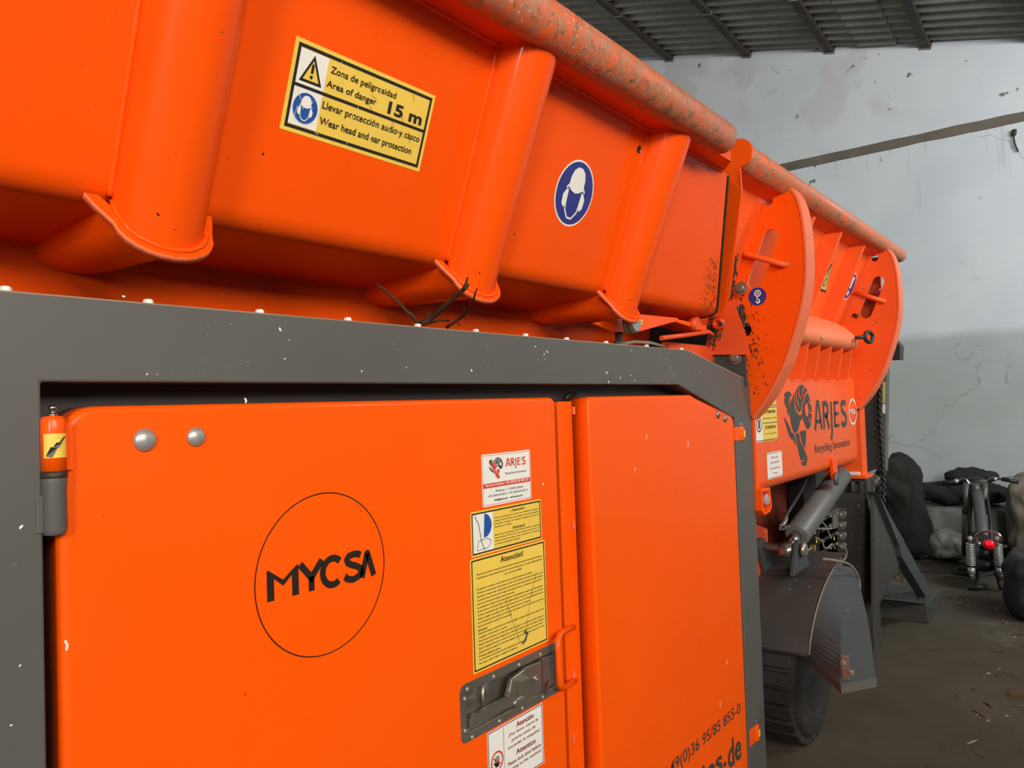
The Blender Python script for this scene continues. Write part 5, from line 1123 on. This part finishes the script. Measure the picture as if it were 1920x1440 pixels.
# floor cable
cp = [P(x, y, Z=.006) for x, y in smooth([(1700, 1069), (1740, 1072), (1790, 1075), (1840, 1080), (1885, 1073), (1919, 1076)], 5)]
mb = MB(); mb.tube(cp, .008, 'hose', 8); tag(mb.build('floor_cable'), 'thin black cable lying across the floor behind the motorcycle stand', 'cable')
# wire hook on the wall
mb = MB(); hk = [P(x, y, X=WX-.03) for x, y in smooth([(1902, 243), (1901, 256), (1903, 270), (1909, 284)], 4)]; mb.tube(hk, [.022]*4+[.008]*(len(hk)-4), 'hose', 8)
tag(mb.build('wire_stub'), 'short black wire stub sticking out of the wall below the beam', 'wire')
# ---------------- stripped motorcycle seen from behind
XM = 7.2; mo = empty('motorcycle', P(1830, 1100, Z=0), 'stripped dark motorcycle without rear wheel, chrome rack and red tail lamp', 'motorcycle')
m_ = lambda px, py, dx=0: P(px, py, X=XM+dx)
XF = .60
def part(name, fn, bevel=0, par=mo, label=None): mb = MB(); fn(mb); return mb.build(name, par, bevel, label)
hb = part('handlebar', lambda b: b.tube([m_(x, y, XF) for x, y in smooth([(1797, 902), (1810, 899), (1818, 907), (1830, 909), (1843, 907), (1856, 899), (1868, 897), (1880, 899)], 4)], .011, 'chrome', 10))
part('grip', lambda b: b.tube([m_(1765, 908, XF), m_(1797, 901, XF)], .018, 'hose', 10), par=hb); part('grip', lambda b: b.tube([m_(1878, 898, XF), m_(1910, 904, XF)], .018, 'hose', 10), par=hb)
part('brake_lever', lambda b: b.tube([m_(1872, 899, XF+.03), m_(1885, 896, XF+.03), m_(1902, 893, XF+.03)], .006, 'greymetal', 8), par=hb)
part('lever_clamp', lambda b: (b.ball(m_(1793, 902, XF-.01), .022, 'zinc'), b.ball(m_(1866, 898, XF-.01), .016, 'zinc')), par=hb)
fk = part('front_fork', lambda b: [(b.tube([m_(x, 905, XF), m_(x+1, 955, XF-.02)], .026, 'greymetal', 14), b.tube([m_(x+1, 955, XF-.02), m_(x+1.5, 962, XF-.02)], .036, 'blackmetal', 14), b.tube([m_(x+1, 962, XF-.03), m_(x, 1003, XF+.05), m_(x-1, 1040, XF+.12)], .032, 'greymetal', 14)) for x in (1811, 1846)])
part('fork_yoke', lambda b: (b.prism([m_(1806, 905, XF), m_(1852, 905, XF), m_(1850, 916, XF), m_(1808, 916, XF)], (.05, 0, 0), 'blackmetal'), b.ball(m_(1830, 916, XF-.03), .035, 'greymetal')), .003, fk)
part('instrument', lambda b: b.ball(m_(1830, 903, XF+.08), .07, 'blackmetal', (.6, 1.3, .6)))
part('front_wheel', lambda b: (b.lathe(m_(1833, 1058, XF+.10)+Vector((0, .05, 0)), (0, -1, 0), [(0, .18), (.0, .25), (.03, .285), (.07, .285), (.10, .25), (.10, .18)], 'rubber', 32), b.lathe(m_(1833, 1058, XF+.10)+Vector((0, .03, 0)), (0, -1, 0), [(0, .05), (0, .18), (.05, .18), (.05, .05)], 'greymetal', 24)))
part('frame_tube', lambda b: (b.tube([m_(1829, 912, .62), m_(1836, 950, .45), m_(1841, 990, .25), m_(1843, 1010, .1)], .045, 'greymetal', 14), b.tube([m_(1822, 920, .6), m_(1818, 970, .5), m_(1818, 1040, .4)], .016, 'blackmetal', 10), b.tube([m_(1850, 930, .6), m_(1857, 980, .4), m_(1860, 1030, .2)], .016, 'blackmetal', 10)))
rk = part('rear_rack', lambda b: b.tube([m_(x, y, -.05) for x, y in smooth([(1831, 1017), (1830, 1006), (1836, 1000), (1848, 997), (1858, 997), (1868, 999), (1876, 1005), (1877, 1016)], 5)], .010, 'chrome', 10))
part('rack_bracket', lambda b: (b.box(m_(1832, 1024, 0)+Vector((0, -.20, 0)), m_(1832, 1018, .1), 'blackmetal')), .002, rk)
part('tail_lamp', lambda b: b.ball(m_(1854, 1021, -.06), .045, 'red_glass', (.6, 1.0, .9)))
lamp = bpy.data.materials.new('lit_tail_lamp'); lamp.use_nodes = True; lamp.node_tree.nodes['Principled BSDF'].inputs['Base Color'].default_value = (.8, .01, .03, 1); lamp.node_tree.nodes['Principled BSDF'].inputs['Emission Color'].default_value = (1, .01, .03, 1); lamp.node_tree.nodes['Principled BSDF'].inputs['Emission Strength'].default_value = .8
M['lamp'] = lamp
part('lamp_reflector', lambda b: b.box(m_(1860, 1022.5, -.10), m_(1848, 1015.5, -.085), 'lamp'), .002)
part('turn_signal', lambda b: b.ball(m_(1836, 1019, -.06), .014, 'zinc')); part('turn_signal', lambda b: b.ball(m_(1870, 1021, -.06), .014, 'greymetal'))
for x0_, x1_ in ((1819, 1822), (1869, 1875)):
    def shock(b):
        a, c = m_(x0_, 1010, -.02), m_(x1_, 1078, -.06); b.tube([a, c], .014, 'greymetal', 10); n = 13; pts = []
        for i in range(n*10+1):
            t = i/(n*10); p = a.lerp(c, .12+.62*t); an = 2*math.pi*i/10; pts.append(p+Vector((math.cos(an)*.030, math.sin(an)*.030, 0)))
        b.tube(pts, .0055, 'zinc', 6); b.ball(a, .022, 'zinc'); b.lathe(a.lerp(c, .80), (c-a), [(0, .028), (.05, .028), (.052, .012), (.09, .012)], 'zinc', 12); b.ball(c, .020, 'zinc')
    part('rear_shock', shock)
part('engine', lambda b: (b.ball(m_(1845, 1052, .2), .11, 'blackmetal', (1.2, 1, .8)), b.tube([m_(1826, 1060, 0), m_(1866, 1060, 0)], .04, 'blackmetal', 12), b.tube([m_(1838, 1035, .05), m_(1858, 1036, .05)], .05, 'blackmetal', 12)))
part('swing_arm', lambda b: (b.tube([m_(1828, 1075, .2), m_(1824, 1085, -.05)], .02, 'blackmetal', 10), b.tube([m_(1868, 1075, .2), m_(1876, 1085, -.05)], .02, 'blackmetal', 10)))
part('centre_stand', lambda b: (b.tube([m_(1829, 1065, .1), m_(1830, 1098, 0), Vector((XM-.05, m_(1830, 1098, 0).y, .02))], .018, 'blackmetal', 10), b.tube([m_(1816, 1104, -.05), m_(1843, 1100, -.05)], .016, 'blackmetal', 10), b.tube([m_(1866, 1065, .1), m_(1877, 1106, 0)], .014, 'blackmetal', 10), b.tube([m_(1797, 1067, .2), m_(1828, 1066, .1)], .012, 'blackmetal', 8)))
part('exhaust_pipe', lambda b: b.tube([m_(1860, 1062, .3), m_(1863, 1045, .1), m_(1862, 1032, 0)], .02, 'blackmetal', 10))
# ---------------- straw and grit on the floor
mb = MB(); rg = random.Random(21)
for i in range(1500):
    if rg.random() < .55: x, y = rg.uniform(6.2, 8.6), rg.gauss(1.15, .45)
    else: x, y = rg.uniform(1.5, 9), rg.uniform(-1.5, .70)
    if x < 6.6 and y > .72 or x > 8.1 and y > .95 or (6.9 < x < 8.3 and .6 < y < 1.35): continue
    a = rg.uniform(0, math.pi); l = rg.choice((.008, .012, .02, .04)); w_ = rg.uniform(.002, .006); z = .002; d = Vector((math.cos(a), math.sin(a), 0))*l; nn = Vector((-math.sin(a), math.cos(a), 0))*w_; c = Vector((x, y, z)); u = Vector((0, 0, rg.uniform(.002, .006)))
    mb.add([c-d-nn, c+d-nn, c+d+nn, c-d+nn, c+u], [(0, 1, 4), (1, 2, 4), (2, 3, 4), (3, 0, 4), (0, 3, 2, 1)], rg.choice(('bark', 'bark', 'grime', 'wood', 'dust')))
tag(mb.build('floor_litter'), 'scattered straw, splinters and grit on the concrete floor', 'litter', kind='stuff')

# ------------------------------------------------------------------ tidy the hierarchy: thing > part > sub-part
def wloc(o):
    v = Vector((0, 0, 0))
    while o: v += o.location; o = o.parent
    return v
def reparent(o, p): w_ = wloc(o); o.parent = p; o.location = w_-wloc(p)
kids = {}
for o in bpy.data.objects:
    if o.parent: kids.setdefault(o.parent.name, []).append(o)
for e in [o for o in bpy.data.objects if o.type == 'EMPTY' and o.parent]:
    ch = [c for c in kids.get(e.name, []) if c.type == 'MESH']
    if not ch: continue
    def size(c): d = c.dimensions; return max(d.x*d.y, d.y*d.z, d.x*d.z)
    main = next((c for c in ch if c.name.split('.')[0] in ('side_wall', 'plate', 'upper_leg', 'barrel', 'curved_sheet', 'tyre', 'manifold', 'front_face', 'gusset', 'cover_plate', 'back_plate')), None) or max(ch, key=size)
    par = e.parent; nm = e.name.split('.')[0]; reparent(main, par)
    for c in ch:
        if c is not main: reparent(c, main)
    bpy.data.objects.remove(e); main.name = nm
def depth(o):
    n = 0
    while o.parent: n += 1; o = o.parent
    return n
for _ in range(3):
    for o in list(bpy.data.objects):
        if depth(o) > 2: reparent(o, o.parent.parent)
